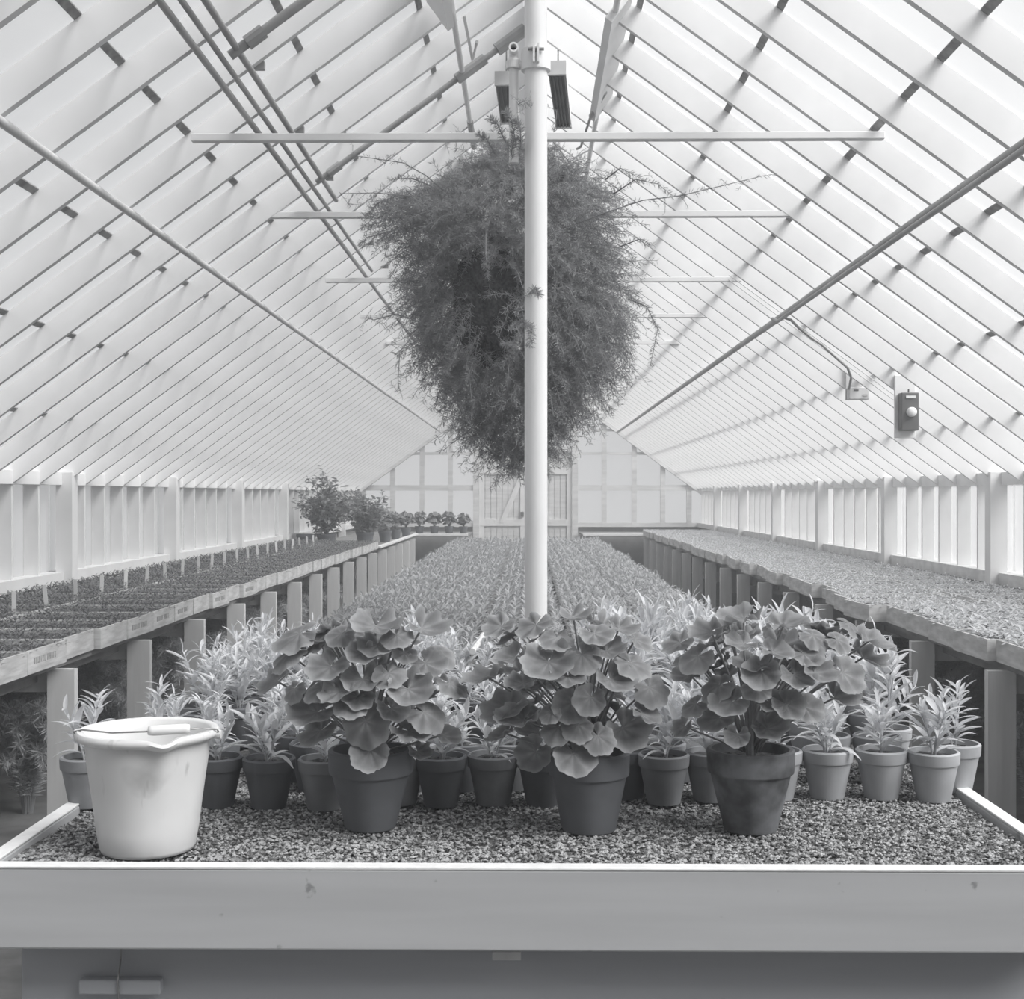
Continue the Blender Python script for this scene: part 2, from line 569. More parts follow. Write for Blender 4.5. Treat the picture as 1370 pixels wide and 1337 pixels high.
g = MB().add([(doorL, YEND - 0.03, zd), (doorR, YEND - 0.03, zd), (doorR, YEND - 0.03, gz(doorR)), (0, YEND - 0.03, APEX), (doorL, YEND - 0.03, gz(doorL))], [(0, 1, 2, 3, 4)])
struct(g.build('window_23', M['endglass']))
struct(MB().box((-HALF, YEND - 0.02, 0), (doorL, YEND + 0.1, zb)).build('wall_far_base', M['knee']))
struct(MB().box((doorR, YEND - 0.02, 0), (HALF, YEND + 0.1, zb)).build('wall_far_base', M['knee']))
# double plank door with frame rails and a brace on each leaf
d = struct(thing('door_1', None, None, (0, YEND - 0.06, 0)))
mid = (doorL + doorR) / 2
zt = EYE + 0.50
for x0, x1, sg in ((doorL + 0.06, mid - 0.005, 1), (mid + 0.005, doorR - 0.06, -1)):
    lf = MB()
    n_pl = 8
    w = (x1 - x0) / n_pl
    for i in range(n_pl):
        lf.box((x0 + i * w + 0.006, 0, 0.05), (x0 + (i + 1) * w - 0.006, 0.03, zt))
    lf.box((x0, 0.012, 0.05), (x1, 0.026, zt))
    leaf = lf.build('door_leaf', M['white_worn'], d)
    br = MB()
    for z in (EYE - 0.52, zt - 0.06):
        br.box((x0, -0.025, z - 0.06), (x1, 0.0, z + 0.06))
    br.box((x0 + 0.002, -0.020, 0.06), (x0 + 0.09, 0.001, zt + 0.004)); br.box((x1 - 0.09, -0.020, 0.06), (x1 - 0.002, 0.001, zt + 0.004))
    xa, xb = (x0 + 0.42, x1 - 0.03) if sg > 0 else (x1 - 0.42, x0 + 0.03)
    za, zb2 = EYE - 0.52, zt - 0.1
    br.add([(xa - 0.05, -0.03, za), (xa + 0.05, -0.03, za), (xb + 0.05, -0.03, zb2), (xb - 0.05, -0.03, zb2),
            (xa - 0.05, 0, za), (xa + 0.05, 0, za), (xb + 0.05, 0, zb2), (xb - 0.05, 0, zb2)],
           [(0, 1, 2, 3), (7, 6, 5, 4), (0, 4, 5, 1), (1, 5, 6, 2), (2, 6, 7, 3), (3, 7, 4, 0)])
    br.build('brace', M['white'], d)
MB().box((mid - 0.09, -0.06, EYE - 0.40), (mid - 0.03, -0.02, EYE - 0.32)).build('latch', M['box'], d)
# transom boards over the door
tb = MB()
for i in range(14):
    w = (doorR - doorL) / 14
    tb.box((doorL + i * w + 0.004, YEND - 0.05, zt + 0.02), (doorL + (i + 1) * w - 0.004, YEND - 0.03, EYE + 0.80))
tb.box((doorL, YEND - 0.04, zt + 0.0), (doorR, YEND - 0.032, EYE + 0.80))
struct(tb.build('wall_over_door', M['white_worn']))
# near gable behind the camera, unseen, added to cut frontal light
v = [(-HALF, YBACK, 0), (HALF, YBACK, 0), (HALF, YBACK, ZE), (0, YBACK, APEX), (-HALF, YBACK, ZE)]
v2 = [(x, YBACK - 0.1, z) for x, y, z in v]
struct(MB().add(v + v2, [(0, 1, 2, 3, 4), (9, 8, 7, 6, 5)] + [(i, i + 5, (i + 1) % 5 + 5, (i + 1) % 5) for i in range(5)]).build('wall_near', M['white_worn']))

# ================================================================== ROOF PIPES, TIE BARS
def under(x, off=0.02): return APEX - x * SLOPE - (RT + off) / math.cos(ANG)

def tie_bar(Y, label, vis=True):
    z = EYE + 1.42
    hw = 1.375
    c = (718 - VX) / F * Y if Y < 6 else (713 - VX) / F * Y
    o = MB().box((c - hw, Y - 0.02, z - 0.014), (c + hw, Y + 0.02, z + 0.016)).build('tie_bar', M['white'])
    bevel(o, 0.003)
    tag(o, label, 'bar', 'tie bars across the roof')
    return o

names = ['nearest', 'second', 'third', 'fourth', 'fifth']
lab = ['nearest and widest-looking white tie bar, crossing behind the pole just above the fern',
       'second white tie bar back, its ends showing beside the top of the fern',
       'third white tie bar back, its ends showing beside the middle of the fern',
       'fourth white tie bar back, small pale end right of the fern',
       'fifth white tie bar back, faint tip right of the lower fern']
Yb = [5.2, 6.64, 8.66, 10.4, 12.25, 14.3, 16.4, 18.5, 20.6]
for i, y in enumerate(Yb[:5]):
    tie_bar(y, lab[i])

def pipe(name, pts, r, mat, label, cat='pipe', seg=10, group=None, parts=()):
    o = MB().tube(pts, r, seg).build(name, mat, smooth=False)
    smooth_by_angle(o)
    return tag(o, label, cat, group)

xz = (-1.63, under(1.63))
o = pipe('roof_pipe', [(-1.63, YBACK + 0.1, xz[1]), (-1.63, YEND - 0.2, xz[1])], 0.016, M['pipe_light'],
     'thin pale pipe running the length of the left roof slope, halfway down')
o = pipe('roof_pipe', [(1.63, YBACK + 0.1, xz[1]), (1.63, YEND - 0.2, xz[1])], 0.021, M['pipe'],
     'thick grey pipe running the length of the right roof slope')
Yc = 1750 * 1.19 / 247
o = pipe('conduit', [(1.60, YBACK + 0.1, xz[1] - 0.035), (1.60, Yc, xz[1] - 0.035), (1.58, Yc + 0.08, xz[1] - 0.01)], 0.012, M['pipe'],
     'thin grey conduit clipped beside the thick right roof pipe, ending partway', 'conduit')
for i, (dx, lb) in enumerate(((0.0, 'outermost pipe of the three side by side under the left roof near the ridge'),
                          (-0.045, 'middle pipe of the three side by side under the left roof near the ridge'),
                          (-0.095, 'innermost pipe of the three side by side under the left roof near the ridge'))):
    x = 1.13 + dx
    y_end = (YEND - 0.2, 9.0, 7.0)[i]
    o = pipe('water_pipe', [(-x, YBACK + 0.1, under(x, 0.025)), (-x, y_end, under(x, 0.025))], 0.013 if i != 1 else 0.011, M['pipe'], lb, group='three pipes under the left roof')
    if i == 0:
        for j in range(8):
            cy = 3.2 + j * 2 * S
            mbx = MB()
            mbx.box((-1.17, cy - 0.012, under(1.10, -0.06)), (-1.0, cy + 0.012, under(1.10, -0.035)))
            c = mbx.build('pipe_clip', M['pipe'], o)
# branch pipes rising to the ridge
for (Y, x_in, r, lb) in ((4.62, 0.35, 0.018, 'short branch pipe rising along a rafter to the ridge at upper left'),
                     (6.5, 0.10, 0.015, 'long branch pipe rising along a rafter to the ridge behind the fern top')):
    o = pipe('branch_pipe', [(-1.06, Y, under(1.06, 0.03)), (-0.97, Y, under(0.97, 0.03)), (-x_in, Y, under(x_in, 0.03))], r, M['pipe'], lb)
    cp = MB().tube([(-1.0, Y, under(1.0, 0.03)), (-0.94, Y, under(0.94, 0.03))], r * 1.5, 10).build('coupling', M['pipe'], o)
    if Y > 6:
        MB().tube([(-0.36, Y, under(0.36, 0.03)), (-0.22, Y, under(0.22, 0.03))], r * 1.9, 10).build('union', M['pipe'], o)
        MB().tube([(-0.16, Y, under(0.16, 0.03)), (-0.02, Y, under(0.02, 0.03))], r * 2.2, 10).build('valve', M['pipe'], o)
# vent shafts below the ridge
for side, lb in ((-1, 'thin white vent shaft below the ridge, left of the pole'), (1, 'thin white vent shaft below the ridge, right of the pole')):
    x = 0.333 if side < 0 else 0.37
    z = EYE + (2.10 if side < 0 else 2.075)
    o = pipe('vent_shaft', [(side * x, YBACK + 0.1, z), (side * x, 9.0 if side > 0 else 7.9, z)], 0.014, M['pole'], lb, 'shaft')
    if side < 0:
        MB().tube([(side * x, 7.35, z), (side * x, 7.9, z)], 0.018, 10).build('sleeve', M['pipe'], o)
        MB().tube([(-0.30, 6.0, z + 0.1), (-0.27, 6.25, z - 0.02), (-0.24, 6.0, z - 0.02)], 0.008, 6).build('vent_arm', M['pipe_light'], o)
    else:
        MB().tube([(0.39, 6.75, z), (0.36, 6.9, z - 0.02), (0.33, 7.0, z - 0.05)], 0.013, 8).build('vent_arm', M['pipe'], o)
        MB().tube([(0.33, 7.0, z - 0.05), (0.29, 7.35, z - 0.12), (0.27, 7.4, z - 0.12)], 0.007, 8).build('vent_arm', M['pipe'], o)

# two long lamp housings under the ridge
for (pn, pf, wn, lb) in (((676, 112, 6.66), (682, 163, 7.35), 0.105, 'white-ended lamp housing with dark underside, left of the pole below the ridge'),
                     ((745, 100, 6.5), (754, 168, 7.44), 0.088, 'white-ended lamp housing with dark slats, right of the pole below the ridge')):
    a, b = P(*pn), P(*pf)
    a.z = b.z = EYE + 2.1
    L = (b - a).length
    t = thing('strip_lamp', lb, 'lamp', a, math.atan2(-(b.x - a.x), b.y - a.y))
    MB().box((-wn / 2, 0, 0.0), (wn / 2, L, 0.05)).build('housing', M['white'], t)
    MB().box((-wn / 2 - 0.002, -0.012, -0.016), (wn / 2 + 0.002, 0.012, 0.054)).build('end_cap', M['metal'], t)
    MB().box((-wn / 2 - 0.002, L - 0.03, -0.016), (wn / 2 + 0.002, L + 0.01, 0.054)).build('end_cap', M['metal'], t)
    sl = MB().box((-wn / 2 + 0.004, 0.012, -0.006), (wn / 2 - 0.004, L - 0.03, 0.0))
    for i in range(5):
        x = -wn / 2 + wn * (i + 0.5) / 5
        sl.box((x - 0.003, 0.012, -0.02), (x + 0.003, L - 0.03, -0.005))
    sl.build('grille', M['dark'], t)
    for yy in (0.15, L - 0.15):
        MB().tube([(0, yy, 0.045), (0, yy, 0.25)], 0.004, 6).build('hanger', M['wire'], t)

# ================================================================== CONTROL BOXES ON THE RIGHT ROOF
c = P(1214, 552, 8.8 - S - 0.09)
t = thing('control_box', 'dark grey control box with round white dial on a board hung under the right roof', 'control', (c.x, c.y, c.z))
bevel(MB().box((-0.065, 0.05, -0.16), (0.065, 0.072, 0.24)).build('mounting_board', M['white'], t), 0.003)
bx = bevel(MB().box((-0.045, -0.03, -0.115), (0.065, 0.05, 0.125)).build('case', M['box'], t), 0.006)
o = MB().lathe([(0.0, 0.03), (0.022, 0.03), (0.03, 0.022), (0.031, 0.0)], 24).build('dial', M['grip'], bx, True)
o.location = (0.015, -0.03, 0.0); o.rotation_euler = (PI / 2, 0, 0)
MB().box((-0.018, -0.036, 0.088), (0.042, -0.028, 0.104)).build('name_plate', M['grip'], bx)
MB().box((0.005, 0.0, 0.125), (0.012, 0.012, 0.148)).build('knob', M['dark'], bx)
c = P(1147, 527, 8.8 + S - 0.08)
t = thing('junction_box', 'pale grey junction box on a board hung under the right roof, conduit entering from above', 'switch box', (c.x, c.y, c.z))
bevel(MB().box((-0.07, 0.04, -0.04), (0.045, 0.062, 0.225)).build('mounting_board', M['metal'], t), 0.003)
bevel(MB().box((-0.065, -0.03, -0.042), (0.078, 0.04, 0.045)).build('case', M['metal'], t), 0.008)
MB().box((-0.03, -0.034, 0.02), (0.0, -0.029, 0.027)).build('slot', M['dark'], t)
MB().box((0.03, -0.034, -0.02), (0.062, -0.029, -0.005)).build('slot', M['pipe'], t)
pts = []
for (px, py) in ((1136, 520), (1139, 505), (1134, 492), (1118, 478), (1100, 462), (1085, 452), (1070, 440), (1058, 428), (1046, 424)):
    q = P(px, py, 1.0)
    Yq = (2.49 - (RT + 0.022) / math.cos(ANG)) / ((q.z - EYE) + SLOPE * q.x)
    pts.append(P(px, py, min(Yq, 8.8 + S - 0.1)))
pipe('cable', pts, 0.009, M['pipe'], 'bent grey cable running down the right roof to the junction box', 'cable')
for i in range(3):
    xa, xb = 1.60 + 0.0 * i, 2.42
    Y = 8.50 + 0.03 * i
    pipe('thin_wire', [(1.30, Y, under(1.30, -0.03 + 0.02 * i)), (2.40, Y, under(2.40, -0.03 + 0.02 * i))], 0.003, M['pipe_light'],
         ['upper', 'middle', 'lower'][i] + ' of three thin wires along a rafter above the control box', 'wire', 6, 'thin wires above the control box')

# ================================================================== MIDDLE BENCH
BW = 1.03
YF = 2.452
t = thing('middle_bench', 'long white-boarded middle bench filled with gravel, in front of the camera', 'bench', (0, YF, 0))
def part(name, lo, hi, mat, parent, bev=0.004, mats=None):
    o = MB().box(lo, hi).build(name, mat, parent)
    return bevel(o, bev) if bev else o
zt_ = EYE - 0.70
o = part('front_board', (-BW - 0.02, 0, zt_ - 0.157), (BW + 0.02, 0.032, zt_ - 0.004), M['board'], t)
part('board_cap', (-BW - 0.02, -0.001, zt_ - 0.005), (BW + 0.02, 0.034, zt_), M['board_top'], t, 0.0015)
for sx, nm in ((-1, 'side_board'), (1, 'side_board')):
    a, b = sorted((sx * (BW - 0.012), sx * (BW + 0.02)))
    part(nm, (a, 0.034, zt_ - 0.157), (b, 15.1, zt_ - 0.004), M['board'], t)
    part('board_cap', (a, 0.034, zt_ - 0.004), (b, 15.1, zt_ + 0.001), M['board_top'], t, 0.0015)
part('deck', (-BW, 0.034, zt_ - 0.10), (BW, 15.1, zt_ - 0.07), M['deck'], t, 0)
part('end_board', (-BW, 15.1, zt_ - 0.157), (BW, 15.13, zt_), M['board'], t)
part('apron', (-1.0, 0.11, zt_ - 0.335), (1.03, 0.14, zt_ - 0.10), M['apron'], t)
part('bottom_rail', (-1.02, 0.10, zt_ - 0.36), (1.05, 0.13, zt_ - 0.338), M['deck'], t)
p = P(163, 1318, YF + 0.1)
o = MB().box((p.x - 0.08, 0.085, p.z - 0.014), (p.x + 0.08, 0.11, p.z + 0.014)).build('wood_cleat', M['apron'], t)
bevel(o, 0.003)
MB().tube([(p.x, 0.082, p.z - 0.03), (p.x - 0.002, 0.08, p.z + 0.015), (p.x - 0.002, 0.1, p.z + 0.05), (p.x, 0.1, p.z + 0.1)], 0.002, 6).build('tie_wire', M['wire'], t)
p = P(678, 1279, YF + 0.08)
bevel(MB().box((p.x - 0.028, 0.07, p.z - 0.006), (p.x + 0.028, 0.11, p.z + 0.012)).build('small_block', M['leg'], t), 0.002)
for sx in (-1, 1):
    for j in range(8):
        y = 0.5 + j * 2.05
        part('leg', (sx * 0.9 - 0.045, y, 0), (sx * 0.9 + 0.045, y + 0.045, zt_ - 0.10), M['leg'], t)

# gravel bed with loose stones on top
mb = MB()
nx_, ny_ = 200, 70
gx = np.linspace(-BW + 0.013, BW - 0.013, nx_)
gy = YF + 0.035 + (np.linspace(0, 1, ny_) ** 1.6) * 15.0
X, Yg = np.meshgrid(gx, gy)
Z = ZG - 0.006 + RNG.uniform(-0.003, 0.003, X.shape) + 0.004 * np.sin(X * 9 + 1) * np.sin(Yg * 7)
V = np.stack([X, Yg, Z], -1).reshape(-1, 3)
Fq = [(j * nx_ + i, j * nx_ + i + 1, (j + 1) * nx_ + i + 1, (j + 1) * nx_ + i) for j in range(ny_ - 1) for i in range(nx_ - 1)]
mb.add(V, Fq, 0)
# eight-cornered pebbles
oct_v = np.array([(1, 0, 0), (-1, 0, 0), (0, 1, 0), (0, -1, 0), (0, 0, 1), (0, 0, -1)], float)
oct_f = [(0, 2, 4), (2, 1, 4), (1, 3, 4), (3, 0, 4), (2, 0, 5), (1, 2, 5), (3, 1, 5), (0, 3, 5)]
ns = 26000
xs = RNG.uniform(-BW + 0.02, BW - 0.02, ns)
ys = YF + 0.04 + RNG.uniform(0, 1, ns) ** 1.35 * 1.0
th = RNG.uniform(0, 2 * PI, ns)
sz = RNG.uniform(0.0030, 0.0065, (ns, 3)) * np.array([1.25, 0.9, 0.75])
tl = RNG.uniform(-0.5, 0.5, ns)
ca, sa = np.cos(th), np.sin(th)
Rz = np.zeros((ns, 3, 3)); Rz[:, 0, 0] = ca; Rz[:, 0, 1] = -sa; Rz[:, 1, 0] = sa; Rz[:, 1, 1] = ca; Rz[:, 2, 2] = 1
Rx = np.zeros((ns, 3, 3)); Rx[:, 0, 0] = 1; Rx[:, 1, 1] = np.cos(tl); Rx[:, 1, 2] = -np.sin(tl); Rx[:, 2, 1] = np.sin(tl); Rx[:, 2, 2] = np.cos(tl)
RR = np.einsum('kij,kjl->kil', Rz, Rx) * sz[:, None, :]
zs_ = ZG - 0.004 + RNG.uniform(0, 0.005, ns) + 0.004 * np.sin(xs * 9 + 1) * np.sin(ys * 7)
mb.many(oct_v, oct_f, RR, np.stack([xs, ys, zs_], 1), 1)
o = mb.build('gravel', [M['gravel'], M['stone']])
tag(o, 'coarse grey gravel filling the middle bench under the pots', 'gravel', kind='stuff')


# ================================================================== POTS AND LEAVES
def pot_profile(h, rt, rb, rim_h, rim_t, wall):
    return [(0.001, 0.0), (rb * 0.97, 0.0), (rb, 0.004), (rt - rim_t, h - rim_h), (rt - 0.001, h - rim_h + 0.001), (rt, h - rim_h + 0.006), (rt + 0.001, h - 0.004),
            (rt - 0.003, h), (rt - wall, h - 0.001), (rt - wall - 0.003, h - 0.02), (rb * 0.7, 0.02)]


def pot_mesh(name, h, rt, rb, rim_h, mat, seg=36):
    me = MB().lathe(pot_profile(h, rt, rb, rim_h, rt * 0.07, rt * 0.11), seg).mesh(name, mat)
    return me


def soil_mesh(r, z, seg=28):
    mb = MB()
    rings = 6
    v = [(0, 0, z + 0.004)]
    for i in range(1, rings + 1):
        for k in range(seg):
            a = 2 * PI * k / seg
            rr = r * i / rings
            v.append((rr * math.cos(a), rr * math.sin(a), z + random.uniform(-0.004, 0.005) * (1 if i < rings else 0)))
    f = [(0, 1 + k, 1 + (k + 1) % seg) for k in range(seg)]
    for i in range(rings - 1):
        for k in range(seg):
            a = 1 + i * seg + k; b = 1 + i * seg + (k + 1) % seg
            f.append((a, a + seg, b + seg, b))
    return mb.add(v, f).mesh('soil', M['soil'])


def geranium_leaf(seed, cup=0.25, ruffle=0.09, sinus=28):
    """Round scalloped leaf, diameter about 1, stalk joint at the origin, tip towards +y."""
    r = random.Random(seed)
    na, nr = 44, 6
    v, at = [(0, 0, 0)], [0.80]
    a0 = math.radians(sinus * 0.5)
    lobes = 7
    ph = r.uniform(0, PI)
    for i in range(1, nr + 1):
        q = i / nr
        for k in range(na + 1):
            s = a0 + (2 * PI - 2 * a0) * k / na          # angle from the sinus (-y) round
            ang = -PI / 2 + s
            base = 0.48 + 0.10 * math.cos(s - PI)  # a little longer at the tip
            big = 0.055 * abs(math.sin(lobes * (s - a0) / 2 * (2 * PI) / (2 * PI - 2 * a0)))
            sm = 0.014 * math.sin(s * 28 + ph)
            R = (base + (big + sm) * q ** 3) * q
            x, y = R * math.cos(ang), R * math.sin(ang)
            z = cup * R * R * 1.6 + ruffle * q * q * math.sin(lobes * s + ph) * 0.5 + 0.075 * q * (abs(math.sin(lobes * (s - a0) / 2 * (2 * PI) / (2 * PI - 2 * a0))) - 0.5) + 0.04 * q ** 3 * math.sin(2 * s + ph * 2)
            v.append((x, y, z))
            vein = abs(math.sin(lobes * (s - a0) / 2 * (2 * PI) / (2 * PI - 2 * a0)))
            shade = 0.95 - 0.22 * vein ** 2 * (1 - 0.5 * q) - 0.20 * math.exp(-((q - 0.55) / 0.2) ** 2) + (0.30 if i == nr else 0)
            at.append(shade)
    n = na + 1
    f = [(0, 1 + k, 2 + k) for k in range(na)]
    for i in range(nr - 1):
        for k in range(na):
            a = 1 + i * n + k
            f.append((a, a + n, a + n + 1, a + 1))
    return np.array(v), f, np.array(at)


GL = [geranium_leaf(i, cup, ruf, sn) for i, (cup, ruf, sn) in enumerate(((0.25, 0.10, 24), (0.45, 0.14, 40), (0.1, 0.07, 16), (0.6, 0.10, 50), (-0.15, 0.10, 24), (0.3, 0.16, 30), (-0.3, 0.08, 20)))]


def add_leaf(mb, var, p, n, d, size):
    v, f, at = GL[var]
    R = rot_from(n, d) * size
    mb.many(v, f, R[None], np.array([p]), 0, at)


def bez(a, b, c, n=7):
    a, b, c = (np.asarray(q, float) for q in (a, b, c))
    return [(1 - t) ** 2 * a + 2 * t * (1 - t) * b + t * t * c for t in np.linspace(0, 1, n)]


def make_geranium(label, pxc, base_py, pot, leaves, seed, extra, zstem, cut_low=0.0):
    r = random.Random(seed)
    base = on_plane(pxc, base_py, ZG + 0.003)
    t = thing('potted_geranium', label, 'potted plant', base)
    h, rt, rb, rim, mat = pot
    o = link('pot', pot_mesh('pot', h, rt, rb, rim, mat, 48), t); smooth_by_angle(o, 35)
    link('soil', soil_mesh(rt * 0.86, h - 0.022), o)
    mb, st = MB(), MB()
    stems = []
    for k in range(5):
        a = r.uniform(0, 2 * PI)
        tip = (0.07 * math.cos(a), 0.06 * math.sin(a), h + zstem * r.uniform(0.6, 1.0))
        st.tube(bez((0.015 * math.cos(a), 0.015 * math.sin(a), h - 0.03), (0.02 * math.cos(a), 0.02 * math.sin(a), h + 0.08), tip), [0.006, 0.006, 0.0055, 0.005, 0.005, 0.004, 0.004], 7)
        stems.append(np.array(tip))
    cx = sum(l[0] for l in leaves) / len(leaves)
    cy = sum(l[1] for l in leaves) / len(leaves)
    for L in leaves:
        px, py, w = L[:3]
        face = L[3] if len(L) > 3 else None            # how squarely it faces the camera
        tipa = L[4] if len(L) > 4 else None            # direction of the tip in the picture, degrees
        rx = (px - cx) / 130.0
        ry = (py - cy) / 110.0
        rr = min(1.0, rx * rx + ry * ry)
        dy = -0.15 * (1 - rr) ** 0.7 + r.uniform(-0.02, 0.02)
        if py > 982 and abs(px - pxc) < 62:
            dy = -rt - 0.03
        p = P(px, py, base.y + dy) - base
        size = w / F * (base.y + dy)
        if face is None:
            face = 0.45 + 0.35 * max(0, ry) + r.uniform(-0.15, 0.15)
        n = Vector((rx * 0.45 + r.uniform(-.15, .15), -face, 0.9 - 0.75 * face + r.uniform(-.1, .1)))
        if tipa is None:
            dd = Vector((rx + r.uniform(-.2, .2), -0.5, -0.35 - 0.5 * ry))
        else:
            dd = Vector((math.cos(math.radians(tipa)), -0.25, math.sin(math.radians(tipa))))
        add_leaf(mb, r.randrange(len(GL)), p, n, dd, size * 1.0)
        q = np.array((p.x * 0.25, p.y * 0.25 + 0.02, min(p.z * 0.55 + h * 0.3, p.z - 0.01)))
        a = np.array((p.x * 0.08, 0.01, max(h - 0.01, p.z * 0.45)))
        st.tube(bez(a, q, p), 0.0022, 5)
    lo = min(P(0, l[1], base.y).z for l in leaves) - base.z
    hi = max(P(0, l[1], base.y).z for l in leaves) - base.z
    xs_ = [P(l[0], l[1], base.y).x - base.x for l in leaves]
    xa, xb = min(xs_), max(xs_)
    for k in range(extra):                             # leaves on the sides and back of the crown
        a = r.uniform(-0.15 * PI, 1.15 * PI) if k % 3 else r.uniform(0, 2 * PI)
        u = r.uniform(0.1, 0.98) ** 0.8
        z = lo + cut_low + (hi - lo - cut_low) * u
        prof = math.sqrt(max(0.05, 1 - ((u - 0.45) / 0.62) ** 2)) * r.uniform(0.35, 0.95)
        x = (xa + xb) / 2 + (xb - xa) / 2 * prof * math.cos(a)
        y = 0.17 * prof * math.sin(a)
        p = np.array((x, y, z))
        n = Vector((math.cos(a) * 0.6 + r.uniform(-.2, .2), math.sin(a) * 0.6, 0.75 + r.uniform(-.2, .2)))
        add_leaf(mb, r.randrange(len(GL)), p, n, Vector((math.cos(a), math.sin(a), -0.4)), r.uniform(0.055, 0.085))
        st.tube(bez((x * 0.1, y * 0.1, max(h - 0.01, z * 0.45)), (x * 0.3, y * 0.3, z * 0.75), p), 0.0022, 5)
    mb.build('foliage', M['geranium'], t, True, True)
    st.build('stems', M['gstem'], t, True)
    return t


L1 = [(489, 965, 62, .85, 275), (495, 1004, 51, .9, 270), (485, 909, 56, .5, 280), (442, 892, 58, .4, 250), (546, 922, 60, .55, 300), (503, 838, 68, .35, 270),
      (457, 848, 40), (541, 874, 34, .5, 270), (569, 887, 52), (567, 953, 54, .45, 315), (546, 978, 58, .35, 320), (424, 953, 70, .35, 215), (429, 978, 56, .4, 240),
      (394, 922, 34, .6, 260), (371, 912, 52, .35, 205), (401, 848, 66, .3, 190), (388, 874, 56, .35, 200), (564, 841, 58, .35, 330), (584, 874, 46, .4, 335), (483, 874, 42, .5, 270),
      (523, 948, 44, .5, 300), (592, 984, 42, .3, 330), (505, 862, 52, .4, 270), (455, 925, 50, .4, 250), (520, 900, 46, .45, 290), (559, 1006, 32, .5, 310), (602, 915, 44, .3, 345), (430, 920, 46, .4, 230), (470, 940, 46, .5, 265), (530, 850, 44, .35, 290)]
L2 = [(734, 886, 70, .55, 275), (778, 876, 50, .6, 290), (717, 836, 50, .4, 260), (671, 838, 44, .4, 230), (767, 826, 42, .35, 280), (689, 879, 48, .3, 210), (653, 907, 58, .15, 190),
      (681, 948, 66, .35, 200), (701, 963, 60, .35, 215), (717, 1006, 48, .85, 225), (767, 1009, 58, .6, 285), (765, 940, 50, .8, 250), (790, 933, 44, .8, 240), (816, 909, 54, .5, 300),
      (833, 974, 58, .85, 320), (869, 920, 50, .6, 320), (859, 955, 44, .35, 330), (844, 887, 52, .4, 330), (811, 871, 46, .4, 310), (747, 973, 42, .6, 240), (773, 970, 44, .6, 270),
      (737, 953, 30, .6, 240), (795, 848, 46, .4, 300), (828, 841, 42, .35, 320), (745, 853, 46, .4, 270), (700, 915, 44, .3, 215), (800, 985, 46, .6, 300), (760, 905, 46, .4, 270), (850, 855, 42, .3, 330)]
L3 = [(1019, 899, 50, .75, 250), (979, 939, 54, .5, 200), (962, 917, 48, .45, 190), (1026, 975, 50, .45, 330), (987, 984, 34, .8, 260), (1029, 939, 44, .5, 300), (1051, 942, 46, .55, 310),
      (1076, 945, 46, .55, 320), (1062, 903, 48, .6, 300), (1128, 900, 56, .6, 330), (1090, 900, 46, .5, 300), (934, 878, 50, .5, 220), (995, 828, 60, .2, 200), (1048, 837, 56, .2, 350),
      (1087, 850, 42, .4, 300), (1120, 856, 36, .5, 340), (1163, 858, 58, .25, 350), (1155, 880, 54, .3, 345), (951, 845, 50, .3, 200), (995, 862, 46, .3, 210), (1034, 872, 46, .3, 330),
      (962, 961, 50, .4, 230), (931, 942, 38, .4, 215), (916, 972, 30, .5, 230), (1117, 934, 50, .4, 320), (923, 903, 40, .4, 200), (1076, 875, 46, .4, 320), (1012, 920, 40, .5, 270), (910, 860, 44, .3, 190), (1135, 835, 40, .3, 340)]
make_geranium('large leafy geranium in dark clay pot, left of the three, beside the bucket', 496, 1106, (0.168, 0.090, 0.055, 0.052, M['clay_dark']), L1, 11, 34, 0.20)
make_geranium('large leafy geranium in dark clay pot, middle of the three, in front of the pole', 788, 1109, (0.166, 0.086, 0.058, 0.05, M['clay_dark']), L2, 12, 34, 0.20)
make_geranium('taller open geranium in blotchy stained clay pot, right of the three', 1004, 1109, (0.172, 0.092, 0.057, 0.05, M['clay_old']), L3, 13, 26, 0.22, 0.1)


# ---- young pale plants in small clay pots
def lance(seed, w=0.22, droop=0.35, fold=0.25):
    n = 7
    v = []
    for i in range(n + 1):
        q = i / n
        ww = w * math.sin(PI * (q * 0.92 + 0.06)) ** 0.8 * (1 - 0.25 * q)
        z = 0.25 * q - droop * q * q
        y = q * (1 - 0.15 * q)
        v += [(-ww / 2, y, z + fold * ww), (0, y, z), (ww / 2, y, z + fold * ww)]
    f = []
    for i in range(n):
        a = i * 3
        f += [(a, a + 1, a + 4, a + 3), (a + 1, a + 2, a + 5, a + 4)]
    return np.array(v), f


LN = [lance(0, 0.22, 0.2, 0.3), lance(1, 0.18, 0.45, 0.3), lance(2, 0.26, 0.05, 0.35), lance(3, 0.15, 0.25, 0.2)]


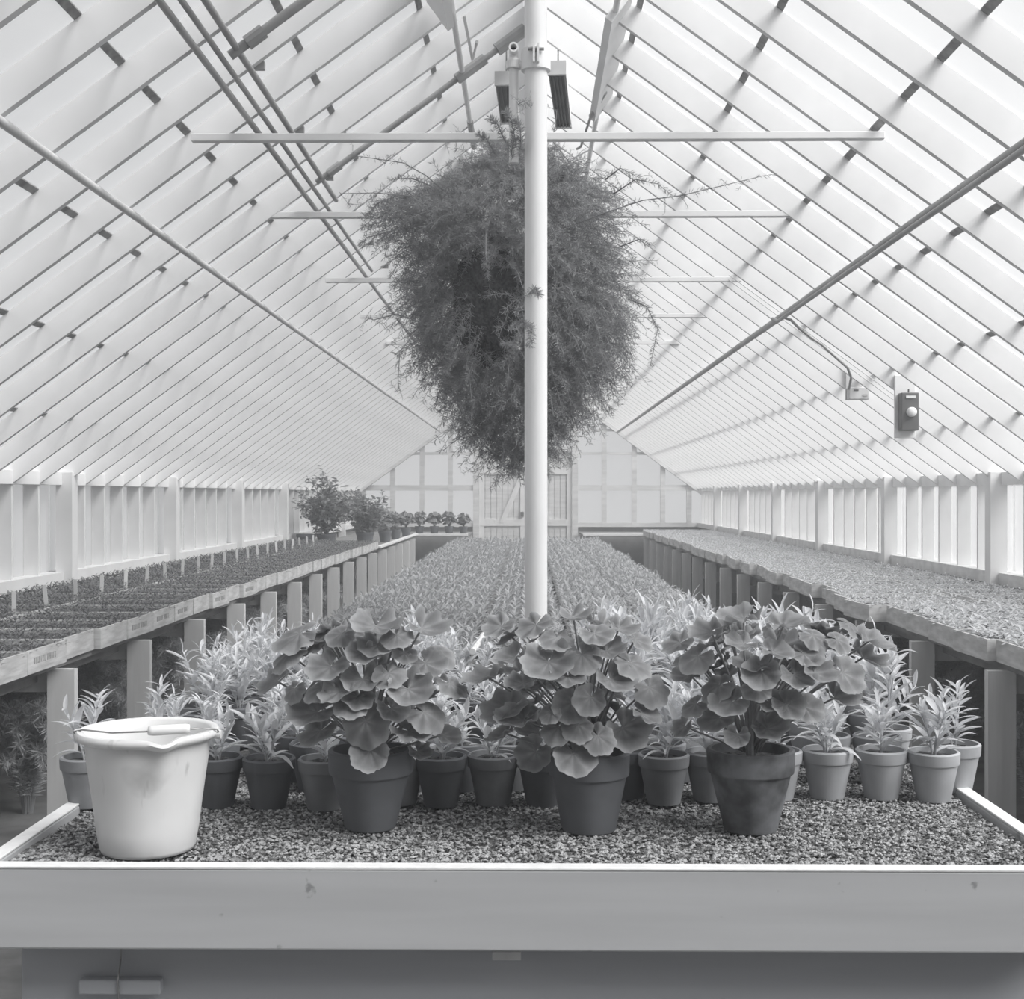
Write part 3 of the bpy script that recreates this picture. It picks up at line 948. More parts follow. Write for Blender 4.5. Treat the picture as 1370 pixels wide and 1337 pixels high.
def young_plant(seed, h, nleaf, llen, spread=1.0, nst=2):
    r = random.Random(seed)
    mb = MB()
    for s in range(nst):
        a = r.uniform(0, 2 * PI)
        k = 0 if nst == 1 else 0.42 * h * spread
        hh = h * r.uniform(0.75, 1.0) if s else h
        top = np.array((k * math.cos(a), k * math.sin(a), hh))
        path = bez((0.004 * math.cos(a), 0.004 * math.sin(a), -0.01), (0.2 * top[0], 0.2 * top[1], hh * 0.5), top, 6)
        mb.tube(path, [0.0028, 0.0026, 0.0024, 0.002, 0.0018, 0.0012], 5)
        for i in range(nleaf // nst):
            q = 0.12 + 0.88 * (i + 0.6) / (nleaf // nst)
            p = path[0] * (1 - q) ** 2 + 2 * q * (1 - q) * np.array((0.2 * top[0], 0.2 * top[1], hh * 0.5)) + q * q * top
            az = i * 2.4 + r.uniform(-.4, .4) + s
            el = r.uniform(0.15, 1.15) * (0.45 + 0.75 * q)
            d = np.array((math.cos(az) * math.cos(el), math.sin(az) * math.cos(el), math.sin(el)))
            nrm = np.array((-math.cos(az) * math.sin(el), -math.sin(az) * math.sin(el), math.cos(el)))
            L = llen * r.uniform(0.65, 1.1) * (1 - 0.35 * max(0, q - 0.6) / 0.4)
            v, f = LN[r.randrange(4)]
            mb.many(v, f, (rot_from(nrm, d) * L)[None], np.array([p]), 0)
    return mb.mesh('foliage', M['pale'], True)


YP_LOW = [young_plant(20 + i, r_, nl, ll, 1.0, ns_) for i, (r_, nl, ll, ns_) in enumerate(((0.11, 30, 0.080, 1), (0.15, 44, 0.085, 3), (0.13, 44, 0.090, 3), (0.16, 48, 0.090, 3), (0.10, 30, 0.075, 2)))]
YP_TALL = [young_plant(40 + i, r_, nl, ll, 0.9, ns_) for i, (r_, nl, ll, ns_) in enumerate(((0.20, 66, 0.10, 4), (0.24, 80, 0.11, 4), (0.22, 72, 0.10, 4), (0.18, 60, 0.10, 3)))]
PH, PRT, PRB, PRIM = 0.115, 0.059, 0.039, 0.030
SP = {}
for k_ in ('clay_dark', 'clay', 'clay_pale'):
    me = pot_mesh('pot', PH, PRT, PRB, PRIM, M[k_], 36)
    me.polygons.foreach_set('use_smooth', np.ones(len(me.polygons), dtype=bool))
    me.set_sharp_from_angle(angle=math.radians(35))
    SP[k_] = me
SSOIL = soil_mesh(PRT * 0.86, PH - 0.014, 20)


def young(loc, rz, mat, fol, label, group=None, sc=1.0):
    t = thing('potted_seedling', label, 'potted plant', loc, rz, group)
    po = link('pot', SP[mat], t)
    link('soil', SSOIL, po)
    o = link('foliage', fol, t); o.location = (0, 0, PH - 0.016); o.scale = (sc, sc, sc)
    return t


front = [(116, 1078, 'clay', 'small clay pot half hidden behind the bucket at its left side'),
         (290, 1078, 'clay_dark', 'dark small pot with pale seedling, just right of the bucket'),
         (360, 1080, 'clay_dark', 'small pot with pale seedling, second to the right of the bucket'),
         (434, 1081, 'clay', 'small pot tucked against the left side of the left large geranium pot'),
         (535, 1074, 'clay', 'small pot peeping out behind the right edge of the left large geranium pot'),
         (590, 1077, 'clay_dark', 'small pot with pale seedling standing right of the left large geranium'),
         (660, 1075, 'clay', 'small pot with pale base, midway between the left and middle large geraniums'),
         (727, 1077, 'clay_dark', 'small pot partly behind the left side of the middle large geranium pot'),
         (838, 1066, 'clay_dark', 'dark small pot just behind the right side of the middle large geranium pot'),
         (888, 1074, 'clay', 'small pot with thin upright seedling, between the middle and right large geraniums'),
         (950, 1070, 'clay', 'small pot half hidden behind the left side of the stained pot'),
         (1039, 1068, 'clay_pale', 'small pot peeping out behind the right side of the stained pot'),
         (1107, 1067, 'clay_pale', 'pale small pot with seedling, first clear one right of the stained pot'),
         (1179, 1067, 'clay_pale', 'pale small pot with seedling, second from the right end of the front row'),
         (1249, 1070, 'clay_pale', 'pale small pot with seedling at the right end of the front row'),
         (1278, 1057, 'clay_pale', 'pale small pot behind the right end pot, nearest the bench side board')]
occupied = []
for i, (px, py, mt, lb) in enumerate(front):
    b = on_plane(px, py, ZG + 0.002)
    young(b, random.uniform(0, 6), mt, YP_LOW[(i * 3 + 1) % 5], lb, 'small pots in the front row')
    occupied.append((b.x, b.y))
row = 0
y = 3.06
while y < 4.62:
    x = -0.945 + (0.06 if row % 2 else 0.0)
    while x < 0.96:
        xx, yy = x + random.uniform(-.006, .006), y + random.uniform(-.008, .008)
        if all((xx - a) ** 2 + (yy - b) ** 2 > 0.119 ** 2 for a, b in occupied):
            occupied.append((xx, yy))
            tall = (xx > 0.2 and y > 3.4) or (xx < -0.25 and y > 3.7)
            mid_gap = -0.25 < xx < 0.2
            fol = random.choice(YP_TALL if tall else YP_LOW)
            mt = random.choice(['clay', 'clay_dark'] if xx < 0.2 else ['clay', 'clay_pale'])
            if xx < -0.3: lb, gp = 'pale spiky seedling in a small pot, massed behind the bucket and left geranium', 'potted seedlings massed on the left'
            elif xx < 0.25: lb, gp = 'pale seedling in a small pot, massed between and behind the left and middle geraniums', 'potted seedlings massed in the middle'
            else: lb, gp = 'tall pale seedling in a small pot, massed behind the right geranium', 'potted seedlings massed on the right'
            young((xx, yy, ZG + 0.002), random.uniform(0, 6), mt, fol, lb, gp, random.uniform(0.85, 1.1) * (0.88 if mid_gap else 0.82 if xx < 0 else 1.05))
        x += 0.121
    y += 0.108
    row += 1

# ================================================================== BUCKET
b = on_plane(198, 1136, ZG + 0.002)
t = thing('plastic_bucket', 'scuffed white plastic bucket with a pouring lip and wire bail, left front of the gravel', 'bucket', b)
H, RT_, RB_ = 0.243, 0.128, 0.094
SPA = math.radians(-62)           # direction of the spout
def spout(p, r, z, th):
    if z > H * 0.72 and r > 0.08:
        dth = (th - SPA + PI) % (2 * PI) - PI
        k = math.exp(-(dth / 0.17) ** 2) * ((z - H * 0.72) / (H * 0.28)) ** 1.5
        p = [p[0] * (1 + 0.10 * k), p[1] * (1 + 0.10 * k), p[2] - 0.010 * k]
    return p
prof = [(0.001, 0.004), (RB_ - 0.012, 0.004), (RB_ - 0.011, 0.0), (RB_ - 0.003, 0.003), (RB_, 0.010), (RB_ + 0.007, 0.05), (RB_ + 0.013, 0.10), (RB_ + 0.020, 0.15), (RB_ + 0.026, 0.19), (RT_ - 0.006, H - 0.018),
        (RT_ + 0.006, H - 0.018), (RT_ + 0.012, H - 0.013), (RT_ + 0.013, H - 0.006), (RT_ + 0.008, H), (RT_ - 0.002, H), (RT_ - 0.006, H - 0.004), (RT_ - 0.010, H - 0.03), (RB_ + 0.012, 0.13), (RB_ - 0.006, 0.01), (0.001, 0.008)]
o = MB().lathe(prof, 96, warp=spout).build('body', M['bucket'], t); smooth_by_angle(o, 50)
for sx in (-1, 1):
    e = MB().tube([(sx * (RT_ + 0.002), 0.0, H - 0.012), (sx * (RT_ + 0.020), 0.0, H - 0.012)], 0.009, 12).build('ear', M['bucket'], t)
w = MB().tube([(-RT_ - 0.018, 0, H - 0.012), (-RT_ - 0.016, -0.02, H - 0.004), (-RT_ + 0.01, -0.042, H + 0.004), (-0.05, -0.075, H + 0.004), (0.0, -0.075, H + 0.006), (0.08, -0.06, H + 0.007), (RT_ - 0.012, -0.03, H + 0.006), (RT_ + 0.014, -0.012, H + 0.0), (RT_ + 0.018, 0, H - 0.012)], 0.0018, 8)
w = w.build('bail', M['wire'], t)
MB().tube([(0.022, -0.074, H + 0.008), (0.03, -0.073, H + 0.008), (0.09, -0.057, H + 0.009), (0.098, -0.054, H + 0.009)], [0.0085, 0.010, 0.010, 0.0085], 16).build('grip', M['grip'], w, True)

# ================================================================== SIDE BENCHES
def side_bench(side, yfrom, yto, label):
    t = thing('side_bench', label, 'bench', (0, 0, 0))
    xf = side * 1.96
    xw = side * 3.08
    a, b2 = sorted((xf, xw))
    part('deck', (a, yfrom, ZD - 0.03), (b2, yto, ZD), M['deck'], t, 0)
    a, b2 = sorted((side * 2.04, side * 2.065))
    part('front_rail', (a, yfrom, ZD - 0.09), (b2, yto, ZD - 0.03), M['deck'], t)
    y = 5.36
    ys = [y + 1.07 * k for k in range(-1, 17) if y + 1.07 * k < yto - 0.1]
    a, b2 = sorted((side * 1.872, side * 1.985))
    lm = MB().box((a, 0, 0), (b2, 0.042, ZD - 0.03)).mesh('leg', M['leg'])
    a2, b3 = sorted((side * 2.98, side * 3.06))
    lb = MB().box((a2, 0, 0), (b3, 0.042, ZD - 0.03)).mesh('leg', M['leg'])
    a4, b4 = sorted((side * 1.985, side * 3.06))
    cm = MB().box((a4, 0, ZD - 0.13), (b4, 0.035, ZD - 0.031)).mesh('cross_bearer', M['leg'])
    for q in ys:
        for me in (lm, lb):
            o = link('leg', me, t); o.location = (0, q, 0)
        o = link('cross_bearer', cm, t); o.location = (0, q + 0.043, 0)
    return t


LB = side_bench(-1, 3.6, 22.35, 'long wooden side bench of seedling flats along the left wall')
RB = side_bench(1, 3.6, 22.35, 'long wooden side bench of seedling flats along the right wall')
# bare white rail at the far part of the left bench
part('edge_rail', (-1.96, 16.75, ZD), (-1.90, 22.35, ZD + 0.03), M['white'], LB)
for side, x0, x1, lb in ((-1, -3.1, -1.05, 'cross bench in the far left corner carrying potted geraniums'), (1, 0.92, 3.1, 'cross bench in the far right corner with a white front edge')):
    t = thing('end_bench', lb, 'bench', (0, 22.4, 0))
    part('deck', (x0, 0, ZD - 0.03), (x1, 1.85, ZD), M['deck'], t, 0)
    part('edge_rail', (x0 if side > 0 else -1.96, -0.01, ZD - 0.02), (x1 if side < 0 else 1.96, 0.03, ZD + 0.02), M['white'], t)
    for x in (x0 + 0.06, x1 - 0.06):
        for yy in (0.1, 1.7):
            part('leg', (x - 0.045, yy, 0), (x + 0.045, yy + 0.045, ZD - 0.03), M['leg'], t)

# ---- flats of seedlings
def flat_mesh(dx, dy, h, th=0.013, soil_drop=0.016, stamp=None):
    """Wooden flat: four boards, floor; corner at the origin. dx across the bench, dy along it."""
    mb = MB()
    mb.box((0, 0, 0), (dx, th, h)); mb.box((0, dy - th, 0), (dx, dy, h))
    mb.box((0, th, 0), (th, dy - th, h)); mb.box((dx - th, th, 0), (dx, dy - th, h))
    mb.box((th, th, 0), (dx - th, dy - th, 0.012))
    return mb


def flat_soil(dx, dy, h, th=0.013):
    n1, n2 = 14, 10
    gx, gy = np.linspace(th, dx - th, n1), np.linspace(th, dy - th, n2)
    X, Y = np.meshgrid(gx, gy)
    Z = h + RNG.uniform(-0.004, 0.004, X.shape)
    return MB().add(np.stack([X, Y, Z], -1).reshape(-1, 3), [(j * n1 + i, j * n1 + i + 1, (j + 1) * n1 + i + 1, (j + 1) * n1 + i) for j in range(n2 - 1) for i in range(n1 - 1)]).mesh('soil', M['soil'])


def seedlings(seed, dx, dy, z, nx, ny, hgt, llen, nl, mat, jit=0.25, upright=0.5):
    """A carpet of little plants in rows."""
    r = np.random.default_rng(seed)
    mb = MB()
    small_v = np.array([(0, 0, 0), (-0.17, 0.45, 0.10), (0, 0.5, 0.04), (0.17, 0.45, 0.10), (0, 1.0, -0.02)], float)
    small_f = [(0, 2, 1), (0, 3, 2), (1, 2, 4), (2, 3, 4)]
    Ms, Ls = [], []
    for j in range(ny):
        for i in range(nx):
            x = (i + 0.5 + r.uniform(-jit, jit)) / nx * dx
            y = (j + 0.5 + r.uniform(-jit, jit)) / ny * dy
            hh = hgt * r.uniform(0.6, 1.15)
            for k in range(nl):
                q = (k + 0.6) / nl
                az = k * 2.4 + r.uniform(0, 1.5) + i + j
                el = upright * r.uniform(0.2, 1.4) * (0.4 + 0.8 * q)
                d = (math.cos(az) * math.cos(el), math.sin(az) * math.cos(el), math.sin(el))
                nm = (-math.cos(az) * math.sin(el), -math.sin(az) * math.sin(el), math.cos(el))
                Ms.append((nm, d, llen * r.uniform(0.7, 1.15)))
                Ls.append((x, y, z + hh * q))
    mb.many(small_v, small_f, rot_batch(np.array([m[0] for m in Ms]), np.array([m[1] for m in Ms])) * np.array([m[2] for m in Ms])[:, None, None], np.array(Ls), 0)
    return mb.mesh('seedlings', mat, False)


def flat_kit(dx, dy, h, seeds, mat, wood):
    """Returns a maker of flats with their soil and seedlings."""
    box = flat_mesh(dx, dy, h).mesh('box', wood)
    soil = flat_soil(dx, dy, h - 0.018)
    def make(loc, rz, label, group, var):
        t = thing('seedling_flat', label, 'seed flat', loc, rz, group)
        bo = link('box', box, t)
        link('soil', soil, bo)
        o = link('seedlings', seeds[var % len(seeds)], t)
        o['kind'] = 'stuff'
        return t
    return make


FD = 0.405
# left bench: two rows
fx, fh = 0.62, 0.09
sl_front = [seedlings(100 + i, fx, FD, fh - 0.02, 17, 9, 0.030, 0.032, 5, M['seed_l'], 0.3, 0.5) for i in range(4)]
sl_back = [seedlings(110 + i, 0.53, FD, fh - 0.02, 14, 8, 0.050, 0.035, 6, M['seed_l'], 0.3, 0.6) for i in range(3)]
mk_lf = flat_kit(fx, FD, fh, sl_front, M['seed_l'], M['flat'])
mk_lb = flat_kit(0.53, FD, fh, sl_back, M['seed_l'], M['flat'])
# faded stencil strokes on the aisle end of some flats
def stencil():
    mb = MB()
    r = random.Random(3)
    y = 0.06
    for word in (6, 5):
        for k in range(word):
            w = r.uniform(0.010, 0.016)
            mb.box((fx, y, 0.035), (fx + 0.0012, y + 0.004, 0.060))
            if r.random() < 0.8:
                mb.box((fx, y + w - 0.004, 0.035), (fx + 0.0012, y + w, 0.060))
            if r.random() < 0.6:
                zz = r.choice((0.035, 0.046, 0.057))
                mb.box((fx, y, zz), (fx + 0.0012, y + w, zz + 0.003))
            y += w + 0.008
        y += 0.009
    return mb.mesh('stencil_marks', M['ink'])
ST = stencil()
NL = 29
for i in range(NL):
    y = 4.55 + i * 0.418
    jx = random.uniform(-0.02, 0.012)
    o_i = ORD[i] if i < 10 else None
    lb = ('wooden seedling flat at the aisle edge of left bench, %s from the camera' % o_i) if o_i else 'small hazy seedling flat far along the aisle edge of the left bench'
    t = mk_lf((-1.915 - fx + jx, y, ZD + 0.001), random.uniform(-.02, .02), lb, 'flats along the left bench edge', i)
    if i in (1, 4, 5, 6, 8, 10):
        link('stencil_marks', ST, t.children[0])
    lb = ('seedling flat against the left wall, %s from the camera, low dark seedlings' % ORD[i]) if i < 8 else 'small hazy seedling flat far along the left wall'
    mk_lb((-3.07, y + 0.005, ZD + 0.001), 0, lb, 'flats along the left wall', i)
# plant label stakes
stm = MB().box((-0.011, -0.0015, -0.05), (0.011, 0.0015, 0.085))
stm.add([(-0.011, -0.0015, 0.085), (0.011, -0.0015, 0.085), (0.006, -0.0015, 0.093), (-0.006, -0.0015, 0.093)], [(0, 1, 2, 3)])
stm = stm.mesh('label_stake', M['white'])
for i in range(22):
    y = 6.05 + i * 0.455
    o = link('label_stake', stm)
    o.location = (-2.575 - 0.01 * random.random(), y, ZD + 0.115)
    o.rotation_euler = (random.uniform(-.08, .08), random.uniform(-.1, .1), random.uniform(-.2, .2))
    tag(o, ('thin white label stake between the two rows of left flats, %s from the camera' % ORD[i]) if i < 9 else 'tiny white label stake far along between the left rows of flats', 'plant label', 'label stakes on the left bench')

# right bench
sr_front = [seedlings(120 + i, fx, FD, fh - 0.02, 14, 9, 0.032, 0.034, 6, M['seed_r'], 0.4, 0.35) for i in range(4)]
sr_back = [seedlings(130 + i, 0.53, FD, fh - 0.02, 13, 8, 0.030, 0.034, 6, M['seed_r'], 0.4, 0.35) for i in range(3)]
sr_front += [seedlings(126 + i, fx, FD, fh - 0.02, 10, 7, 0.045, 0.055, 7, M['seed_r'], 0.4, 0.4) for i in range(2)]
mk_rf = flat_kit(fx, FD, fh, sr_front, M['seed_r'], M['flat'])
mk_rb = flat_kit(0.53, FD, fh, sr_back, M['seed_r'], M['flat'])
for i in range(42):
    y = 4.6 + i * 0.418
    jx = random.uniform(-0.012, 0.05) if i not in (6, 7) else -0.06
    lb = ("flat of pale seedlings at the right bench's aisle edge, %s from the camera" % ORD[i]) if i < 10 else 'small hazy flat of pale seedlings far along the aisle edge of the right bench'
    mk_rf((1.90 + jx, y, ZD + 0.001), random.uniform(-.03, .03) if i not in (6,) else 0.10, lb, 'flats along the right bench edge', (4 + i % 2) if i < 6 else i % 4)
    lb = ('flat of pale seedlings against the right wall, %s from the camera' % ORD[i]) if i < 8 else 'small hazy flat of pale seedlings far along the right wall'
    mk_rb((2.56, y + 0.003, ZD + 0.001), 0, lb, 'flats along the right wall', i)

# middle bench flats
cw, cd, ch = 0.362, 0.515, 0.055
sc_ = [seedlings(140 + i, cw, cd, ch - 0.02, 7, 10, 0.095, 0.046, 10, M['seed_c'], 0.13, 0.7) for i in range(5)]
mk_c = flat_kit(cw, cd, ch, sc_, M['seed_c'], M['deck'])
cols = (-0.795, -0.405, -0.02, 0.365, 0.755)
cn = ('leftmost', 'second', 'centre', 'fourth', 'rightmost')
for c_i, cx in enumerate(cols):
    for j in range(24):
        y = 4.74 + j * 0.532
        if c_i == 2 and j == 0:
            continue
        if y + cd > 17.5: continue
        if j < 8:
            lb = 'leafy seedling flat on the middle bench, %s column, %s from the camera' % (cn[c_i], ORD[j])
        else:
            lb = 'small hazy flat of leafy seedlings far down the %s column of the middle bench' % cn[c_i]
        mk_c((cx - cw / 2, y, ZG + 0.002), 0, lb, 'seedling flats on the middle bench', c_i * 2 + j)
# a dark stake lying out of the pots
o = MB().tube([P(632, 872, 4.3), P(647, 850, 4.62)], 0.011, 10).build('garden_stick', M['leg']); tag(o, 'short dark-topped stick leaning among the seedlings, between the left and middle geraniums', 'stick')

# ================================================================== POLE
pc = P(717, 400, 5.0)
t = thing('support_pole', 'thick white round support pole rising from the middle bench', 'pole', (pc.x, 5.0, ZG))
o = MB().tube([(0, 0, -0.02), (0, 0, 1.0), (0, 0, APEX - ZG - 0.25)], 0.0435, 32).build('shaft', M['pole'], t); smooth_by_angle(o)
zc = EYE + (VY - 80) / F * 5.0 - ZG
o = MB().lathe([(0.044, zc - 0.045), (0.056, zc - 0.043), (0.056, zc + 0.035), (0.044, zc + 0.04)], 32).build('collar', M['pole'], t); smooth_by_angle(o)
MB().box((-0.012, -0.075, zc - 0.03), (-0.004, -0.05, zc + 0.04)).build('clamp_lug', M['pole'], t)
MB().box((0.004, -0.075, zc - 0.03), (0.012, -0.05, zc + 0.04)).build('clamp_lug', M['pole'], t)
MB().tube([(-0.03, -0.062, zc + 0.02), (0.03, -0.062, zc + 0.02)], 0.006, 8).build('bolt', M['wire'], t)
xo = -0.085
ring = MB()
seg = 20
MB().lathe([(0.027, zc - 0.03), (0.030, zc - 0.028), (0.030, zc + 0.0), (0.019, zc + 0.012)], 20, loc=(xo, 0.02, 0)).build('tee_fitting', M['pole'], t)
ar = MB().tube([(xo + 0.02, 0.015, zc - 0.015), (-0.04, 0.005, zc - 0.015)], 0.017, 12).build('side_arm', M['pole'], t); smooth_by_angle(ar)
# open pipe with a dark bore
pr = MB()
prof = [(0.0185, -0.42), (0.0185, 0.0), (0.019, 0.012), (0.015, 0.012), (0.0145, -0.05)]
pr.lathe([(r, zc + 0.03 + z) for r, z in prof], 20, loc=(xo, 0.02, 0))
o = pr.build('open_pipe', M['pole'], t); smooth_by_angle(o, 40)
# short stub towards the camera with the dark hole seen in the photograph
sb = MB()
for i in range(1):
    v, f = [], []
    rr = [(0.0185, 0.0), (0.0185, -0.05), (0.0125, -0.05), (0.0125, -0.005), (0.0001, -0.005)]
    for (r_, yy) in rr:
        for kk in range(20):
            a = 2 * PI * kk / 20
            v.append((xo + r_ * math.cos(a), 0.02 + yy, zc + 0.04 + r_ * math.sin(a)))
    for i2 in range(len(rr) - 1):
        for kk in range(20):
            k2 = (kk + 1) % 20
            f.append((i2 * 20 + kk, i2 * 20 + k2, (i2 + 1) * 20 + k2, (i2 + 1) * 20 + kk))
    sb.add(v, f)
o = sb.build('pipe_stub', M['pole'], t); smooth_by_angle(o, 40)
o = MB().lathe([(0.0, 0.0), (0.0122, 0.0)], 16).build('bore', M['dark'], t); o.location = (xo, 0.013, zc + 0.04); o.rotation_euler = (PI / 2, 0, 0)


# ================================================================== HANGING ASPARAGUS FERN
needle_v = np.array([(0, 0, 0), (-0.055, 0.5, 0.02), (0, 1, 0), (0.055, 0.5, 0.02)], float)
needle_f = [(0, 3, 2, 1)]


def sprig_needles(path, r, per, L, out, Ms, Ls):
    """Needles all round a path; appends arrays of matrices and positions."""
    path = np.asarray(path)
    A, B = path[:-1], path[1:]
    T = B - A
    T = T / (np.linalg.norm(T, axis=1, keepdims=True) + 1e-9)
    k = len(A) * per
    if k == 0: return
    A, B, T = (np.repeat(q, per, axis=0) for q in (A, B, T))
    rv = r.normal(size=(k, 3))
    rv -= T * np.sum(rv * T, axis=1, keepdims=True)
    rv /= np.linalg.norm(rv, axis=1, keepdims=True) + 1e-9
    d = rv + T * r.uniform(0.1, 1.1, (k, 1))
    nm = np.cross(d, r.normal(size=(k, 3)))
    Ms.append(rot_batch(nm, d) * (L * r.uniform(0.7, 1.3, (k, 1, 1))))
    Ls.append(A + (B - A) * r.uniform(0, 1, (k, 1)))


def hanging_fern():
    r = np.random.default_rng(5)
    YC = 5.86
    top = P(688, 190, YC)
    t = thing('hanging_fern', 'huge shaggy asparagus fern hanging in a heart-shaped mass behind the pole', 'hanging plant', (top.x, YC, EYE + 1.0))
    org = np.array(t.location)
    # outline of the mass, pixel row -> left and right pixel
    rows = [(182, 660, 722), (202, 640, 745), (222, 612, 785), (242, 560, 812), (262, 508, 822), (290, 500, 826), (318, 522, 828), (350, 540, 835), (385, 538, 842), (420, 542, 846), (460, 552, 842),
            (500, 572, 826), (540, 596, 796), (575, 622, 762), (600, 648, 730), (618, 672, 704)]
    ry = [a for a, _, _ in rows]
    Ms, Ls = [], []
    st = MB()
    def ext(py):
        return np.interp(py, ry, [a for _, a, _ in rows]), np.interp(py, ry, [b for _, _, b in rows])
    n = 0
    while n < 4200:
        py = r.uniform(185, 622)
        le, ri = ext(py)
        w = (ri - le) / 2
        if r.uniform(0, 170) > w: continue
        a = r.uniform(0, 2 * PI)
        rad = math.sqrt(r.uniform(0.12, 1.0))
        fx_ = (le + ri) / 2 + w * rad * math.cos(a)
        dep = YC + min(0.52, w / F * YC) * 0.85 * rad * math.sin(a)
        # the dark hollow left of the pole
        if math.sin(a) * rad < -0.22 and ((fx_ - 655) / 36) ** 2 + ((py - 400) / 76) ** 2 < 1 and r.uniform() < 0.93:
            continue
        if math.sin(a) * rad < -0.3 and ((fx_ - 612) / 16) ** 2 + ((py - 355) / 40) ** 2 < 1 and r.uniform() < 0.8:
            continue
        n += 1
        p = np.array(P(fx_, py, dep)) - org
        outd = np.array((math.cos(a) * rad, math.sin(a) * rad * 0.9, 0.35 * (400 - py) / 200 if py < 400 else -0.4))
        outd += r.normal(size=3) * 0.35
        outd /= np.linalg.norm(outd) + 1e-9
        L = r.uniform(0.07, 0.16) if rad < 0.85 or r.uniform() < 0.6 else r.uniform(0.14, 0.24)
        path = [p - outd * L * 0.6]
        d = outd.copy()
        for k in range(4):
            d = d + np.array((0, 0, -0.22)) + r.normal(size=3) * 0.1
            d /= np.linalg.norm(d)
            path.append(path[-1] + d * L / 3)
        st.tube(path, 0.0011, 3, cap=False)
        sprig_needles(path, r, 13, 0.025, 1, Ms, Ls)
    # bare long shoots
    shoots = [([(770, 300, 5.6), (810, 285, 5.5), (860, 268, 5.45), (910, 262, 5.4), (960, 250, 5.35), (1022, 235, 5.3)], 7),
              ([(600, 260, 5.7), (570, 235, 5.6), (540, 218, 5.6), (500, 212, 5.6), (465, 207, 5.6)], 4),
              ([(590, 290, 5.6), (550, 262, 5.5), (500, 258, 5.5), (455, 259, 5.5)], 5),
              ([(560, 300, 5.7), (520, 310, 5.6), (490, 318, 5.6), (482, 330, 5.6)], 16),
              ([(560, 440, 5.6), (535, 470, 5.5), (533, 500, 5.5), (532, 525, 5.5)], 5),
              ([(560, 430, 5.6), (530, 420, 5.6), (500, 428, 5.6), (490, 425, 5.6)], 4),
              ([(820, 260, 5.8), (850, 240, 5.7), (880, 246, 5.7), (900, 262, 5.7)], 14),
              ([(810, 240, 5.8), (830, 225, 5.7), (860, 240, 5.7)], 12),
              ([(840, 400, 5.8), (865, 410, 5.7), (880, 440, 5.7), (870, 490, 5.7)], 18),
              ([(830, 330, 5.8), (855, 320, 5.7), (868, 330, 5.7)], 14),
              ([(690, 600, 5.8), (688, 625, 5.75), (684, 640, 5.75)], 14),
              ([(690, 190, 5.5), (680, 150, 5.2), (700, 135, 4.93), (712, 142, 4.9)], 5),
              ([(790, 200, 5.7), (760, 215, 5.5), (740, 190, 5.5), (745, 150, 5.6)], 4),
              ([(690, 420, 5.35), (702, 400, 5.0), (715, 385, 4.92), (722, 395, 4.9)], 26),
              ([(680, 440, 5.3), (700, 430, 5.0), (712, 440, 4.9), (708, 465, 4.9)], 26),
              ([(670, 460, 5.3), (690, 462, 5.1), (690, 480, 5.0)], 26),
              ([(650, 300, 5.5), (650, 340, 5.3), (652, 372, 5.3)], 24),
              ([(660, 190, 5.8), (640, 182, 5.7), (610, 178, 5.7), (595, 190, 5.7)], 8),
              ([(690, 215, 5.2), (676, 190, 5.0), (665, 165, 4.92), (655, 158, 4.9)], 24),
              ([(690, 215, 5.2), (690, 190, 4.95), (684, 160, 4.9), (676, 148, 4.9)], 24),
              ([(690, 220, 5.2), (697, 195, 4.93), (696, 170, 4.9), (690, 160, 4.9)], 24),
              ([(680, 220, 5.3), (662, 205, 5.1), (650, 185, 5.0), (640, 180, 5.0)], 22),
              ([(690, 230, 5.2), (684, 205, 4.95), (688, 185, 4.92)], 26),
              ([(560, 270, 5.7), (530, 262, 5.6), (505, 272, 5.6), (490, 290, 5.6)], 20),
              ([(560, 290, 5.7), (530, 290, 5.6), (500, 300, 5.6), (484, 305, 5.6)], 20),
              ([(580, 250, 5.7), (550, 238, 5.6), (520, 240, 5.6)], 18),
              ([(640, 500, 5.4), (690, 350, 5.35)], 0)]
    for pts, per in shoots[:-1]:
        path = [np.array(P(*q)) - org for q in pts]
        fine = []
        for i in range(len(path) - 1):
            for q in np.linspace(0, 1, 5, endpoint=False):
                fine.append(path[i] * (1 - q) + path[i + 1] * q)
        fine.append(path[-1])
        sh = MB().tube(fine, np.linspace(0.0032, 0.0012, len(fine)), 5)
        m2, l2 = [], []
        sprig_needles(fine, r, per, 0.022, 1, m2, l2)
        if per <= 12:                                     # little side twigs
            for q in fine[3::2]:
                d = r.normal(size=3); d[1] *= 0.4; d /= np.linalg.norm(d)
                tw = [q, q + d * 0.03, q + d * 0.055 + np.array((0, 0, -0.008))]
                sh.tube(tw, 0.0011, 3)
                sprig_needles(tw, r, 5, 0.017, 1, m2, l2)
        sh.many(needle_v, needle_f, np.concatenate(m2), np.concatenate(l2), 0)
        sh.build('long_shoot', M['asparagus'], t)
    fo = MB(); fo.many(needle_v, needle_f, np.concatenate(Ms), np.concatenate(Ls), 0)
    fo.build('foliage', M['asparagus'], t)
    st.build('twigs', M['asparagus'], t)
    # dark lump set in for the shade of the hollow, and the hanger
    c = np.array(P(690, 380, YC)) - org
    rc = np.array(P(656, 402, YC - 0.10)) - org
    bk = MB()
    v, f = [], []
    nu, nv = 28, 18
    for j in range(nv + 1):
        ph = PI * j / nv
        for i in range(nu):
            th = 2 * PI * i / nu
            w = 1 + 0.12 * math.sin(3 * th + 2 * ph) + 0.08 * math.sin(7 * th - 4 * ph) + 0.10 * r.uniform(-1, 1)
            v.append(rc + np.array((0.15 * w * math.sin(ph) * math.cos(th), 0.15 * w * math.sin(ph) * math.sin(th), 0.25 * w * math.cos(ph))))
